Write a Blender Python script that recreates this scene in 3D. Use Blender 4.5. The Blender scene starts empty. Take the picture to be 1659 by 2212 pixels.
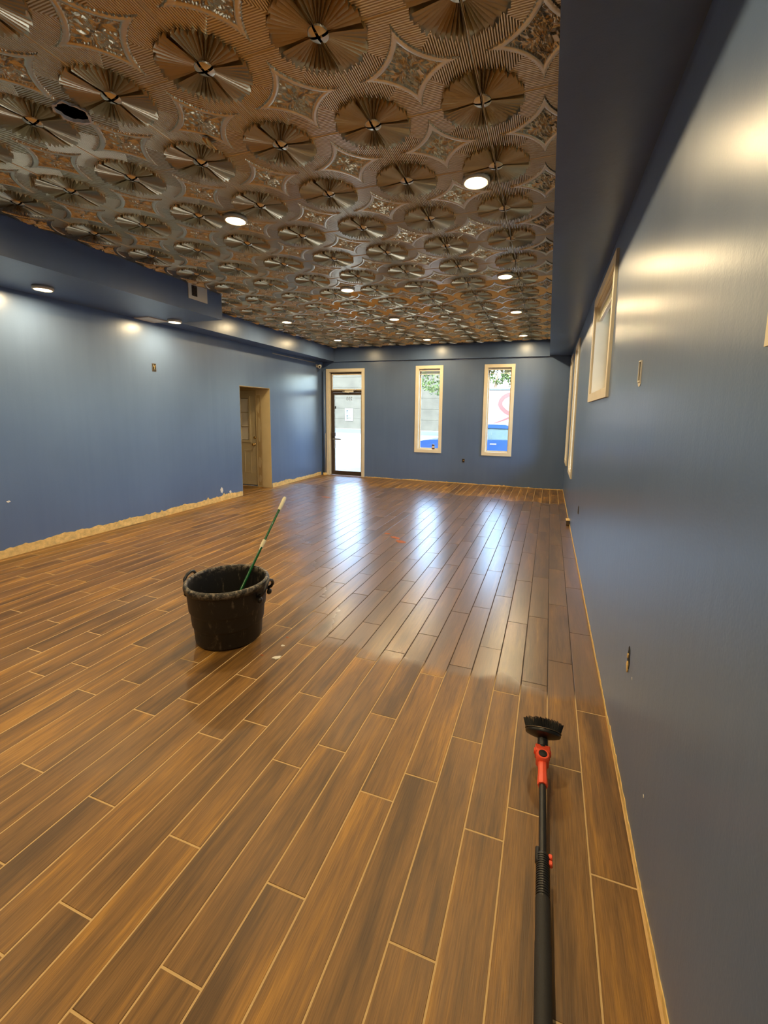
import bpy, math, random
import numpy as np
from mathutils import Vector, Matrix

random.seed(7)
RNG = np.random.default_rng(11)
SC = bpy.context.scene
COL = SC.collection

# ------------------------------------------------------------------ camera
CAM_H = 1.6564
F_PX = 918.707
PPX, PPY = 829.5 + 35.127, 1106.0 - 91.853
ROT = np.array([[0.94538, 0.32563, 0.01482],
                [-0.05700, 0.12037, 0.99109],
                [-0.32094, 0.93780, -0.13236]])      # right, up, forward
cam_data = bpy.data.cameras.new('camera')
cam_data.sensor_fit = 'AUTO'
cam_data.sensor_width = 36.0
cam_data.lens = F_PX * 36.0 / 2212.0
cam_data.shift_x = -(PPX - 829.5) / 2212.0
cam_data.shift_y = (PPY - 1106.0) / 2212.0
cam_data.clip_start = 0.02
cam_data.clip_end = 500
cam = bpy.data.objects.new('camera', cam_data)
COL.objects.link(cam)
_m = Matrix.Identity(4)
for _i in range(3):
    _m[_i][0] = ROT[0][_i]
    _m[_i][1] = ROT[1][_i]
    _m[_i][2] = -ROT[2][_i]
_m[2][3] = CAM_H
cam.matrix_world = _m
SC.camera = cam


def project(x, y, z):
    q = ROT @ np.array([x, y, z - CAM_H])
    if q[2] < 0.05:
        return None
    return PPX + F_PX * q[0] / q[2], PPY - F_PX * q[1] / q[2]


# ------------------------------------------------------------------ sky, sun, exposure
world = bpy.data.worlds.new('world')
SC.world = world
world.use_nodes = True
_nt = world.node_tree
_nt.nodes.clear()
_sky = _nt.nodes.new('ShaderNodeTexSky')
_sky.sky_type = 'NISHITA'
_sky.sun_disc = False
_sky.sun_elevation = math.radians(46)
_sky.sun_rotation = math.radians(172)
_sky.air_density = 1.0
_sky.dust_density = 1.6
_bg = _nt.nodes.new('ShaderNodeBackground')
_bg.inputs['Strength'].default_value = 1.6
_wo = _nt.nodes.new('ShaderNodeOutputWorld')
_nt.links.new(_sky.outputs[0], _bg.inputs[0])
_nt.links.new(_bg.outputs[0], _wo.inputs[0])

sun_data = bpy.data.lights.new('sun', 'SUN')
sun_data.energy = 2.5
sun_data.angle = math.radians(0.53)
sun_data.color = (1.0, 0.95, 0.86)
sun = bpy.data.objects.new('sun', sun_data)
COL.objects.link(sun)
sun.rotation_euler = Vector((0.10, -0.72, 0.75)).to_track_quat('Z', 'Y').to_euler()
sun.location = (0, -10, 20)

SC.view_settings.view_transform = 'Standard'
SC.view_settings.look = 'None'
SC.view_settings.gamma = 1.0
SC.view_settings.use_curve_mapping = False
SC.view_settings.exposure = 1.04
LAMP_WATTS = 12.5
SC.cycles.max_bounces = 5
SC.cycles.diffuse_bounces = 3
SC.cycles.glossy_bounces = 3
SC.cycles.adaptive_threshold = 0.06
SC.cycles.caustics_reflective = False
SC.cycles.caustics_refractive = False

# ------------------------------------------------------------------ room numbers (metres)
XL, XR = -5.572, 0.404
YB, YR = 9.959, -3.06
ZC, ZS = 3.270, 2.922
XF1, XF2, XS = -4.442, -5.214, -0.035
YSTEP = 5.09
TILE = 0.6096
GX, GY = -0.413, 1.818
WALL_T = 0.20
DOOR_Y0, DOOR_Y1, DOOR_Z = 6.77, 7.71, 2.125


# ------------------------------------------------------------------ helpers
def mesh_obj(name, verts, faces, mat=None, parent=None, smooth=False, mats=None, mat_idx=None):
    me = bpy.data.meshes.new(name)
    me.from_pydata([tuple(v) for v in verts], [], [tuple(f) for f in faces])
    if mats:
        for mm in mats:
            me.materials.append(mm)
        if mat_idx is not None:
            me.polygons.foreach_set('material_index', mat_idx)
    elif mat:
        me.materials.append(mat)
    if smooth:
        me.polygons.foreach_set('use_smooth', [True] * len(me.polygons))
    me.update()
    o = bpy.data.objects.new(name, me)
    COL.objects.link(o)
    if parent:
        o.parent = parent
    return o


def inst(name, me, parent=None, loc=(0, 0, 0), rot=(0, 0, 0), scale=(1, 1, 1)):
    o = bpy.data.objects.new(name, me)
    COL.objects.link(o)
    o.location, o.rotation_euler, o.scale = loc, rot, scale
    if parent:
        o.parent = parent
    return o


def empty(name, loc=(0, 0, 0), rot=(0, 0, 0)):
    o = bpy.data.objects.new(name, None)
    COL.objects.link(o)
    o.location, o.rotation_euler = loc, rot
    o.empty_display_size = 0.1
    return o


def tag(o, label=None, cat=None, group=None, kind=None):
    if label:
        o['label'] = label
    if cat:
        o['category'] = cat
    if group:
        o['group'] = group
    if kind:
        o['kind'] = kind
    return o


class MB:
    """collects pieces of ONE mesh"""
    def __init__(self):
        self.v, self.f = [], []

    def add(self, v, f):
        n = len(self.v)
        self.v += [tuple(p) for p in v]
        self.f += [tuple(i + n for i in q) for q in f]
        return self

    def box(self, x0, x1, y0, y1, z0, z1, c=0.0):
        if c <= 0:
            v = [(x, y, z) for z in (z0, z1) for y in (y0, y1) for x in (x0, x1)]
            f = [(0, 2, 3, 1), (4, 5, 7, 6), (0, 1, 5, 4), (2, 6, 7, 3), (0, 4, 6, 2), (1, 3, 7, 5)]
            return self.add(v, f)
        # box with chamfered edges
        X, Y, Z = (x0, x1), (y0, y1), (z0, z1)
        v = []
        idx = {}
        for i in (0, 1):
            for j in (0, 1):
                for k in (0, 1):
                    sx, sy, sz = (1, -1)[i], (1, -1)[j], (1, -1)[k]
                    p = (X[i], Y[j], Z[k])
                    for ax in range(3):
                        q = [p[0] + sx * c, p[1] + sy * c, p[2] + sz * c]
                        q[ax] = p[ax]
                        idx[(i, j, k, ax)] = len(v)
                        v.append(tuple(q))
        f = []
        def I(t, ax):
            return idx[(t[0], t[1], t[2], ax)]
        for ax in range(3):
            a, b = [q for q in range(3) if q != ax]
            for s in (0, 1):
                loop = []
                for (p, q) in ((0, 0), (1, 0), (1, 1), (0, 1)):
                    t = [0, 0, 0]
                    t[ax], t[a], t[b] = s, p, q
                    loop.append(I(t, ax))
                f.append(tuple(loop))
        for ax in range(3):
            a, b = [q for q in range(3) if q != ax]
            for p in (0, 1):
                for q in (0, 1):
                    t0, t1 = [0, 0, 0], [0, 0, 0]
                    t0[a], t0[b], t1[a], t1[b] = p, q, p, q
                    t1[ax] = 1
                    f.append((I(t0, a), I(t1, a), I(t1, b), I(t0, b)))
        for i in (0, 1):
            for j in (0, 1):
                for k in (0, 1):
                    f.append((I((i, j, k), 0), I((i, j, k), 1), I((i, j, k), 2)))
        return self.add(v, f)

    def lathe(self, prof, n=32, c=(0, 0, 0), M=None):
        v, f = [], []
        m = len(prof)
        for i in range(n):
            a = 2 * math.pi * i / n
            for r, z in prof:
                v.append((r * math.cos(a), r * math.sin(a), z))
        for i in range(n):
            for j in range(m - 1):
                a, b = i * m + j, ((i + 1) % n) * m + j
                f.append((a, b, b + 1, a + 1))
        if prof[0][0] > 1e-6:
            f.append(tuple(i * m for i in reversed(range(n))))
        if prof[-1][0] > 1e-6:
            f.append(tuple(i * m + m - 1 for i in range(n)))
        if M is not None:
            v = [tuple(M @ Vector(p)) for p in v]
        v = [(p[0] + c[0], p[1] + c[1], p[2] + c[2]) for p in v]
        return self.add(v, f)

    def ring(self, prof, n=48, c=(0, 0, 0), M=None):
        """closed profile revolved about z"""
        v, f = [], []
        m = len(prof)
        for i in range(n):
            a = 2 * math.pi * i / n
            for r, z in prof:
                v.append((r * math.cos(a), r * math.sin(a), z))
        for i in range(n):
            for j in range(m):
                a, b = i * m, ((i + 1) % n) * m
                f.append((a + j, b + j, b + (j + 1) % m, a + (j + 1) % m))
        if M is not None:
            v = [tuple(M @ Vector(p)) for p in v]
        v = [(p[0] + c[0], p[1] + c[1], p[2] + c[2]) for p in v]
        return self.add(v, f)

    def tube(self, pts, rad, n=10, cap=True):
        pts = [Vector(p) for p in pts]
        if not isinstance(rad, (list, tuple)):
            rad = [rad] * len(pts)
        v, f = [], []
        up = None
        for i, p in enumerate(pts):
            d = (pts[min(i + 1, len(pts) - 1)] - pts[max(i - 1, 0)]).normalized()
            if up is None:
                up = Vector((0, 0, 1)) if abs(d.z) < 0.9 else Vector((1, 0, 0))
            s = d.cross(up).normalized()
            up = s.cross(d).normalized()
            for k in range(n):
                a = 2 * math.pi * k / n
                v.append(tuple(p + (s * math.cos(a) + up * math.sin(a)) * rad[i]))
        for i in range(len(pts) - 1):
            for k in range(n):
                a, b = i * n + k, i * n + (k + 1) % n
                f.append((a, b, b + n, a + n))
        if cap:
            f.append(tuple(reversed(range(n))))
            f.append(tuple((len(pts) - 1) * n + k for k in range(n)))
        return self.add(v, f)

    def prism(self, poly, axis, a, b):
        """2D polygon extruded along an axis; poly in the other two axes, in xyz order"""
        def P(q, t):
            if axis == 'x':
                return (t, q[0], q[1])
            if axis == 'y':
                return (q[0], t, q[1])
            return (q[0], q[1], t)
        n = len(poly)
        v = [P(q, a) for q in poly] + [P(q, b) for q in poly]
        f = [tuple(range(n)), tuple(reversed(range(n, 2 * n)))]
        for i in range(n):
            j = (i + 1) % n
            f.append((i, i + n, j + n, j))
        return self.add(v, f)

    def build(self, name, mat, parent=None, smooth=False):
        o = mesh_obj(name, self.v, self.f, mat, parent, smooth)
        bm_fix(o.data)
        return o


def bm_fix(me):
    import bmesh
    bm = bmesh.new()
    bm.from_mesh(me)
    bmesh.ops.recalc_face_normals(bm, faces=bm.faces)
    bm.to_mesh(me)
    bm.free()


def autosmooth(o, deg=40):
    me = o.data
    me.polygons.foreach_set('use_smooth', [True] * len(me.polygons))
    try:
        me.set_sharp_from_angle(angle=math.radians(deg))
    except Exception:
        pass
    return o


def slab(name, axis, c0, c1, u0, u1, v0, v1, holes, mat, parent=None):
    """wall plate with rectangular holes as one continuous mesh; axis = thickness axis"""
    us = sorted({u0, u1, *[h[0] for h in holes], *[h[1] for h in holes]})
    vs = sorted({v0, v1, *[h[2] for h in holes], *[h[3] for h in holes]})
    us = [u for u in us if u0 <= u <= u1]
    vs = [v for v in vs if v0 <= v <= v1]
    def solid(i, j):
        if i < 0 or j < 0 or i >= len(us) - 1 or j >= len(vs) - 1:
            return False
        a, b = (us[i] + us[i + 1]) / 2, (vs[j] + vs[j + 1]) / 2
        return not any(h[0] < a < h[1] and h[2] < b < h[3] for h in holes)
    V, idx, F = [], {}, []
    def vid(i, j, k):
        if (i, j, k) not in idx:
            c = (c0, c1)[k]
            idx[(i, j, k)] = len(V)
            V.append({'x': (c, us[i], vs[j]), 'y': (us[i], c, vs[j]), 'z': (us[i], vs[j], c)}[axis])
        return idx[(i, j, k)]
    for i in range(len(us) - 1):
        for j in range(len(vs) - 1):
            if not solid(i, j):
                continue
            F.append((vid(i, j, 0), vid(i + 1, j, 0), vid(i + 1, j + 1, 0), vid(i, j + 1, 0)))
            F.append((vid(i, j, 1), vid(i, j + 1, 1), vid(i + 1, j + 1, 1), vid(i + 1, j, 1)))
            for di, dj, e in ((-1, 0, ((0, 0), (0, 1))), (1, 0, ((1, 0), (1, 1))), (0, -1, ((0, 0), (1, 0))), (0, 1, ((0, 1), (1, 1)))):
                if not solid(i + di, j + dj):
                    a, b = e
                    F.append((vid(i + a[0], j + a[1], 0), vid(i + b[0], j + b[1], 0), vid(i + b[0], j + b[1], 1), vid(i + a[0], j + a[1], 1)))
    o = mesh_obj(name, V, F, mat, parent)
    bm_fix(o.data)
    return o


# ------------------------------------------------------------------ materials
def nmat(name):
    m = bpy.data.materials.new(name)
    m.use_nodes = True
    nt = m.node_tree
    b = nt.nodes['Principled BSDF']
    return m, nt, b


def plain(name, col, rough=0.5, metal=0.0, var=0.06, vscale=8.0, bump=0.0, bscale=200.0, spec=0.5, coat=0.0, emit=None):
    m, nt, b = nmat(name)
    N, Lk = nt.nodes, nt.links
    geo = N.new('ShaderNodeNewGeometry')
    noi = N.new('ShaderNodeTexNoise')
    noi.inputs['Scale'].default_value = vscale
    noi.inputs['Detail'].default_value = 4
    Lk.new(geo.outputs['Position'], noi.inputs['Vector'])
    rmp = N.new('ShaderNodeValToRGB')
    rmp.color_ramp.elements[0].position = 0.3
    rmp.color_ramp.elements[1].position = 0.7
    rmp.color_ramp.elements[0].color = (*[c * (1 - var) for c in col], 1)
    rmp.color_ramp.elements[1].color = (*[min(1, c * (1 + var)) for c in col], 1)
    Lk.new(noi.outputs['Fac'], rmp.inputs['Fac'])
    Lk.new(rmp.outputs['Color'], b.inputs['Base Color'])
    b.inputs['Roughness'].default_value = rough
    b.inputs['Metallic'].default_value = metal
    b.inputs['Specular IOR Level'].default_value = spec
    b.inputs['Coat Weight'].default_value = coat
    if bump > 0:
        n2 = N.new('ShaderNodeTexNoise')
        n2.inputs['Scale'].default_value = bscale
        n2.inputs['Detail'].default_value = 2
        Lk.new(geo.outputs['Position'], n2.inputs['Vector'])
        bp = N.new('ShaderNodeBump')
        bp.inputs['Strength'].default_value = bump
        bp.inputs['Distance'].default_value = 0.002
        Lk.new(n2.outputs['Fac'], bp.inputs['Height'])
        Lk.new(bp.outputs['Normal'], b.inputs['Normal'])
    if emit:
        b.inputs['Emission Color'].default_value = (*emit[0], 1)
        b.inputs['Emission Strength'].default_value = emit[1]
    return m


def math_node(nt, op, a, b=None, clamp=False, c=None):
    n = nt.nodes.new('ShaderNodeMath')
    n.operation = op
    n.use_clamp = clamp
    for i, v in enumerate((a, b, c)):
        if v is None:
            continue
        if isinstance(v, (int, float)):
            n.inputs[i].default_value = v
        else:
            nt.links.new(v, n.inputs[i])
    return n.outputs[0]


def smooth_range(nt, v, a, b):
    n = nt.nodes.new('ShaderNodeMapRange')
    n.interpolation_type = 'SMOOTHSTEP'
    n.inputs['From Min'].default_value = a
    n.inputs['From Max'].default_value = b
    nt.links.new(v, n.inputs['Value'])
    return n.outputs['Result']


def mix_rgb(nt, fac, a, b, mode='MIX'):
    n = nt.nodes.new('ShaderNodeMix')
    n.data_type = 'RGBA'
    n.blend_type = mode
    for sock, v in ((n.inputs['Factor'], fac), (n.inputs['A'], a), (n.inputs['B'], b)):
        pass
    ins = [s for s in n.inputs if s.type == 'RGBA']
    if isinstance(fac, (int, float)):
        n.inputs[0].default_value = fac
    else:
        nt.links.new(fac, n.inputs[0])
    for s, v in zip(ins, (a, b)):
        if isinstance(v, tuple):
            s.default_value = (*v, 1) if len(v) == 3 else v
        else:
            nt.links.new(v, s)
    return [s for s in n.outputs if s.type == 'RGBA'][0]


def noise(nt, vec, scale, detail=3, rough=0.5):
    n = nt.nodes.new('ShaderNodeTexNoise')
    n.inputs['Scale'].default_value = scale
    n.inputs['Detail'].default_value = detail
    n.inputs['Roughness'].default_value = rough
    nt.links.new(vec, n.inputs['Vector'])
    return n.outputs['Fac']


def scaled(nt, vec, s, add=None):
    n = nt.nodes.new('ShaderNodeVectorMath')
    n.operation = 'MULTIPLY'
    nt.links.new(vec, n.inputs[0])
    n.inputs[1].default_value = s
    out = n.outputs[0]
    if add is not None:
        c = nt.nodes.new('ShaderNodeCombineXYZ')
        for i in range(3):
            nt.links.new(add, c.inputs[i])
        k = nt.nodes.new('ShaderNodeVectorMath')
        k.operation = 'ADD'
        nt.links.new(out, k.inputs[0])
        nt.links.new(c.outputs[0], k.inputs[1])
        out = k.outputs[0]
    return out


def wet_mask(nt):
    """freshly mopped patch of the floor, in room coordinates"""
    geo = nt.nodes.new('ShaderNodeNewGeometry')
    pos = geo.outputs['Position']
    sx = nt.nodes.new('ShaderNodeSeparateXYZ')
    nt.links.new(pos, sx.inputs[0])
    x, y = sx.outputs[0], sx.outputs[1]
    n1 = noise(nt, pos, 3.0, 3, 0.6)
    n2 = noise(nt, pos, 1.1, 2)
    yy = math_node(nt, 'ADD', y, math_node(nt, 'MULTIPLY', math_node(nt, 'SUBTRACT', n1, 0.5), 0.36))
    front = smooth_range(nt, yy, 2.46, 2.60)
    # left edge x > -1.25 - 0.93 (y - 2.5)
    le = math_node(nt, 'ADD', x, math_node(nt, 'MULTIPLY', math_node(nt, 'SUBTRACT', y, 2.5), 0.80))
    le = math_node(nt, 'ADD', le, math_node(nt, 'MULTIPLY', math_node(nt, 'SUBTRACT', n1, 0.5), 0.7))
    left = smooth_range(nt, le, -1.75, -1.1)
    far = smooth_range(nt, math_node(nt, 'ADD', y, math_node(nt, 'MULTIPLY', math_node(nt, 'SUBTRACT', n2, 0.5), 2.0)), 8.75, 8.35)
    m = math_node(nt, 'MULTIPLY', front, math_node(nt, 'MULTIPLY', left, far))
    return m, pos


def make_plank_mat():
    m, nt, b = nmat('wood_look_tile')
    N, Lk = nt.nodes, nt.links
    wet, pos = wet_mask(nt)
    a1 = N.new('ShaderNodeAttribute'); a1.attribute_type = 'OBJECT'; a1.attribute_name = 'shade'
    a2 = N.new('ShaderNodeAttribute'); a2.attribute_type = 'GEOMETRY'; a2.attribute_name = 'shade'
    rnd = math_node(nt, 'ADD', a1.outputs['Fac'], a2.outputs['Fac'])
    off = math_node(nt, 'MULTIPLY', rnd, 37.0)
    v1 = scaled(nt, pos, (9.0, 1.0, 1.0), off)
    big = noise(nt, v1, 1.1, 2, 0.55)
    v2 = scaled(nt, pos, (26.0, 1.7, 1.0), off)
    mid = noise(nt, v2, 1.6, 3, 0.6)
    v3 = scaled(nt, pos, (150.0, 4.0, 1.0), off)
    fine = noise(nt, v3, 2.2, 2, 0.65)
    t = math_node(nt, 'ADD', math_node(nt, 'MULTIPLY', big, 0.62), math_node(nt, 'MULTIPLY', mid, 0.38))
    t = math_node(nt, 'ADD', t, math_node(nt, 'MULTIPLY', math_node(nt, 'SUBTRACT', rnd, 0.5), 0.10))
    r = N.new('ShaderNodeValToRGB')
    e = r.color_ramp.elements
    e[0].position, e[0].color = 0.37, (0.112, 0.057, 0.017, 1)
    e[1].position, e[1].color = 0.64, (0.410, 0.205, 0.036, 1)
    for p, c in ((0.45, (0.190, 0.096, 0.025, 1)), (0.54, (0.245, 0.123, 0.031, 1)), (0.595, (0.310, 0.153, 0.030, 1))):
        q = e.new(p); q.color = c
    Lk.new(t, r.inputs['Fac'])
    fr = N.new('ShaderNodeValToRGB')
    fr.color_ramp.elements[0].position, fr.color_ramp.elements[0].color = 0.33, (0.70, 0.67, 0.64, 1)
    fr.color_ramp.elements[1].position, fr.color_ramp.elements[1].color = 0.62, (1.10, 1.08, 1.06, 1)
    Lk.new(fine, fr.inputs['Fac'])
    c = mix_rgb(nt, 1.0, r.outputs['Color'], fr.outputs['Color'], 'MULTIPLY')
    dusty = smooth_range(nt, noise(nt, pos, 1.3, 2), 0.55, 0.75)
    c = mix_rgb(nt, math_node(nt, 'MULTIPLY', dusty, 0.16), c, (0.36, 0.25, 0.16))
    wetc = mix_rgb(nt, 1.0, c, (0.70, 0.66, 0.68), 'MULTIPLY')
    wetc = mix_rgb(nt, 0.35, wetc, (0.185, 0.115, 0.075))
    c = mix_rgb(nt, wet, c, wetc)
    Lk.new(c, b.inputs['Base Color'])
    rv = math_node(nt, 'ADD', 0.36, math_node(nt, 'MULTIPLY', mid, 0.14))
    rw = math_node(nt, 'ADD', 0.26, math_node(nt, 'MULTIPLY', rnd, 0.04))
    mr = N.new('ShaderNodeMix'); mr.data_type = 'FLOAT'
    Lk.new(wet, mr.inputs[0]); Lk.new(rv, mr.inputs[2]); Lk.new(rw, mr.inputs[3])
    Lk.new(mr.outputs[0], b.inputs['Roughness'])
    bp = N.new('ShaderNodeBump')
    Lk.new(math_node(nt, 'SUBTRACT', 0.32, math_node(nt, 'MULTIPLY', wet, 0.20)), bp.inputs['Strength'])
    bp.inputs['Distance'].default_value = 0.0012
    Lk.new(fine, bp.inputs['Height'])
    Lk.new(bp.outputs['Normal'], b.inputs['Normal'])
    sp = N.new('ShaderNodeMix'); sp.data_type = 'FLOAT'
    Lk.new(wet, sp.inputs[0]); sp.inputs[2].default_value = 0.5; sp.inputs[3].default_value = 0.8
    Lk.new(sp.outputs[0], b.inputs['Specular IOR Level'])
    Lk.new(math_node(nt, 'MULTIPLY', wet, 0.55), b.inputs['Coat Weight'])
    b.inputs['Coat Roughness'].default_value = 0.30
    b.inputs['Coat IOR'].default_value = 1.5
    return m


def make_grout_mat():
    m, nt, b = nmat('sandy_grout')
    wet, pos = wet_mask(nt)
    n = noise(nt, pos, 60, 3)
    c = mix_rgb(nt, n, (0.52, 0.34, 0.15), (0.66, 0.46, 0.22))
    c = mix_rgb(nt, wet, c, (0.05, 0.032, 0.022))
    nt.links.new(c, b.inputs['Base Color'])
    b.inputs['Roughness'].default_value = 0.8
    return m


def make_paint():
    m, nt, b = nmat('slate_blue_wall_paint')
    geo = nt.nodes.new('ShaderNodeNewGeometry')
    pos = geo.outputs['Position']
    n1 = noise(nt, pos, 1.3, 2, 0.6)
    n2 = noise(nt, scaled(nt, pos, (7.0, 7.0, 0.5)), 1.5, 2)
    t = math_node(nt, 'ADD', math_node(nt, 'MULTIPLY', n1, 0.6), math_node(nt, 'MULTIPLY', n2, 0.4))
    r = nt.nodes.new('ShaderNodeValToRGB')
    r.color_ramp.elements[0].position, r.color_ramp.elements[0].color = 0.35, (0.104, 0.160, 0.285, 1)
    r.color_ramp.elements[1].position, r.color_ramp.elements[1].color = 0.65, (0.118, 0.180, 0.315, 1)
    nt.links.new(t, r.inputs['Fac'])
    nt.links.new(r.outputs['Color'], b.inputs['Base Color'])
    rr = math_node(nt, 'ADD', 0.25, math_node(nt, 'MULTIPLY', t, 0.12))
    nt.links.new(rr, b.inputs['Roughness'])
    bp = nt.nodes.new('ShaderNodeBump')
    bp.inputs['Strength'].default_value = 0.16
    bp.inputs['Distance'].default_value = 0.0015
    h = math_node(nt, 'ADD', noise(nt, pos, 130, 0), math_node(nt, 'MULTIPLY', noise(nt, scaled(nt, pos, (12, 12, 1.2)), 2.0, 1), 2.0))
    nt.links.new(h, bp.inputs['Height'])
    nt.links.new(bp.outputs['Normal'], b.inputs['Normal'])
    b.inputs['Specular IOR Level'].default_value = 0.55
    return m


def make_tin():
    m, nt, b = nmat('antique_copper_tin')
    geo = nt.nodes.new('ShaderNodeNewGeometry')
    pos = geo.outputs['Position']
    n1 = noise(nt, pos, 14, 2, 0.6)
    c = mix_rgb(nt, n1, (0.60, 0.49, 0.31), (0.72, 0.60, 0.39))
    nt.links.new(c, b.inputs['Base Color'])
    b.inputs['Metallic'].default_value = 1.0
    b.inputs['Roughness'].default_value = 0.29
    return m


def make_glass():
    m = bpy.data.materials.new('window_glass')
    m.use_nodes = True
    nt = m.node_tree
    nt.nodes.clear()
    out = nt.nodes.new('ShaderNodeOutputMaterial')
    mix = nt.nodes.new('ShaderNodeMixShader')
    tr = nt.nodes.new('ShaderNodeBsdfTransparent')
    tr.inputs[0].default_value = (0.94, 0.97, 0.96, 1)
    gl = nt.nodes.new('ShaderNodeBsdfGlossy')
    gl.inputs['Roughness'].default_value = 0.02
    fr = nt.nodes.new('ShaderNodeFresnel')
    fr.inputs['IOR'].default_value = 1.45
    nt.links.new(fr.outputs[0], mix.inputs[0])
    nt.links.new(tr.outputs[0], mix.inputs[1])
    nt.links.new(gl.outputs[0], mix.inputs[2])
    nt.links.new(mix.outputs[0], out.inputs[0])
    return m


def make_bucket_mat():
    m, nt, b = nmat('black_rubber_with_dried_plaster')
    geo = nt.nodes.new('ShaderNodeNewGeometry')
    pos = geo.outputs['Position']
    sx = nt.nodes.new('ShaderNodeSeparateXYZ')
    nt.links.new(pos, sx.inputs[0])
    sp = smooth_range(nt, noise(nt, pos, 55, 4, 0.7), 0.66, 0.74)
    sm = smooth_range(nt, noise(nt, scaled(nt, pos, (1, 1, 0.35)), 24, 5, 0.7), 0.56, 0.70)
    dirt = math_node(nt, 'ADD', math_node(nt, 'MULTIPLY', sp, 0.35), math_node(nt, 'MULTIPLY', sm, 0.45), clamp=True)
    rim = smooth_range(nt, sx.outputs[2], 0.385, 0.45)
    dirt2 = math_node(nt, 'MULTIPLY', rim, smooth_range(nt, noise(nt, pos, 30, 5, 0.7), 0.44, 0.62))
    dirt = math_node(nt, 'MAXIMUM', math_node(nt, 'MULTIPLY', dirt, 0.6), math_node(nt, 'MULTIPLY', dirt2, 0.75))
    c = mix_rgb(nt, dirt, (0.012, 0.011, 0.010), (0.34, 0.28, 0.20))
    nt.links.new(c, b.inputs['Base Color'])
    b.inputs['Roughness'].default_value = 0.5
    return m


M_PLANK = make_plank_mat()
M_GROUT = make_grout_mat()
M_PAINT = make_paint()
M_TIN = make_tin()
M_GLASS = make_glass()
M_BUCKET = make_bucket_mat()
M_CREAM = plain('cream_wood_trim', (0.80, 0.70, 0.52), 0.5, var=0.05, vscale=5)
M_CREAMWALL = plain('cream_plaster', (0.62, 0.49, 0.27), 0.6, var=0.05, vscale=4)
M_PATCH = plain('tan_patching_compound', (0.47, 0.33, 0.15), 0.75, var=0.1)
M_DOORCREAM = plain('cream_door_paint', (0.58, 0.48, 0.29), 0.45, var=0.04)
M_BARE = plain('bare_torn_plaster', (0.76, 0.52, 0.19), 0.85, var=0.22, vscale=22, bump=0.6, bscale=60)
M_BRONZE = plain('dark_bronze_aluminium', (0.075, 0.052, 0.038), 0.42, metal=0.35)
M_ALU = plain('aged_aluminium', (0.42, 0.38, 0.31), 0.4, metal=0.7)
M_WHITE = plain('white_plastic', (0.78, 0.72, 0.60), 0.45, var=0.03)
M_DARK = plain('cavity_shade_black', (0.012, 0.010, 0.009), 0.9)  # flat fill whose black stands for shade in openings
M_BLACK = plain('black_plastic', (0.014, 0.013, 0.013), 0.38, var=0.1)
M_FOAM = plain('black_foam_grip', (0.020, 0.018, 0.017), 0.7, bump=0.4, bscale=400)
M_BRISTLE = plain('black_bristle', (0.010, 0.010, 0.010), 0.6)
M_ORANGE = plain('orange_red_plastic', (0.90, 0.105, 0.045), 0.4, var=0.03)
M_GREEN = plain('green_lacquered_steel', (0.004, 0.110, 0.022), 0.22, var=0.05, coat=0.4)
M_IVORY = plain('ivory_plastic', (0.82, 0.76, 0.50), 0.4, var=0.03)
M_BRASS = plain('brass', (0.62, 0.40, 0.14), 0.28, metal=1.0)
M_BLIND = plain('dark_blind_slats', (0.13, 0.095, 0.055), 0.5)
M_METALBOX = plain('galvanised_box', (0.16, 0.12, 0.085), 0.5, metal=0.7)
M_MUD = plain('red_brown_mud', (0.36, 0.10, 0.03), 0.8, var=0.25, vscale=40)
M_CHIP = plain('white_plaster_chip', (0.74, 0.70, 0.62), 0.7)
M_CAN = plain('dark_can', (0.09, 0.025, 0.02), 0.3, metal=0.4)
M_LENS = plain('warm_led_lens', (0.9, 0.85, 0.75), 0.5, emit=((1.0, 0.80, 0.50), 6.0))
M_LENS.cycles.emission_sampling = 'NONE'
M_RING = plain('white_lamp_ring', (0.75, 0.68, 0.52), 0.4)
M_CONCRETE = plain('darkened_concrete', (0.20, 0.20, 0.195), 0.85, var=0.08, vscale=0.8)  # pale paving darkened in the colour to hold down outdoor glare
M_ROOF = plain('dark_roof', (0.10, 0.10, 0.10), 0.9)
M_BLOCK = plain('darkened_cream_block', (0.058, 0.058, 0.046), 0.9, var=0.18, vscale=1.2)  # far below pale block's own tone, standing in for weaker daylight
M_ROAD = plain('darkened_asphalt', (0.075, 0.095, 0.115), 0.9, var=0.06)  # darker than the road itself, so daylight does not clip it
M_TRUCK = plain('darkened_white_truck_paint', (0.15, 0.15, 0.16), 0.35, var=0.02)  # white dimmed in the colour to offset the bright sky
M_RED = plain('red_truck_ribbon', (0.20, 0.025, 0.025), 0.4, var=0.05)
M_CARBLUE = plain('blue_car_paint', (0.02, 0.055, 0.17), 0.25, var=0.04, coat=0.6)  # blue deepened in the colour against outdoor overexposure
M_CARGLASS = plain('car_glass', (0.10, 0.15, 0.15), 0.08, var=0.1)
M_TYRE = plain('tyre_rubber', (0.02, 0.02, 0.02), 0.8)
M_LEAF = plain('green_leaves', (0.050, 0.082, 0.016), 0.6, var=0.35, vscale=3)  # leaf green deepened in the colour against the strong daylight
M_BARK = plain('grey_bark', (0.16, 0.12, 0.085), 0.9, var=0.2)
M_BLUEGLASS = plain('far_window_glass', (0.20, 0.27, 0.33), 0.15)

# ================================================================== STRUCTURE
# --- floor: grout bed with planks as pieces
floor = MB().box(-7.4, XR + 0.02, YR - 0.02, YB + 0.02, -0.12, -0.0012).build('floor', M_GROUT)
tag(floor, 'brown wood-look plank tile floor with sandy grout lines, wet near the windows', 'floor', kind='structure')

PITCH, LEN, GAP = 0.1552, 0.919, 0.0052
DRIFT = 0.006


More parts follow.
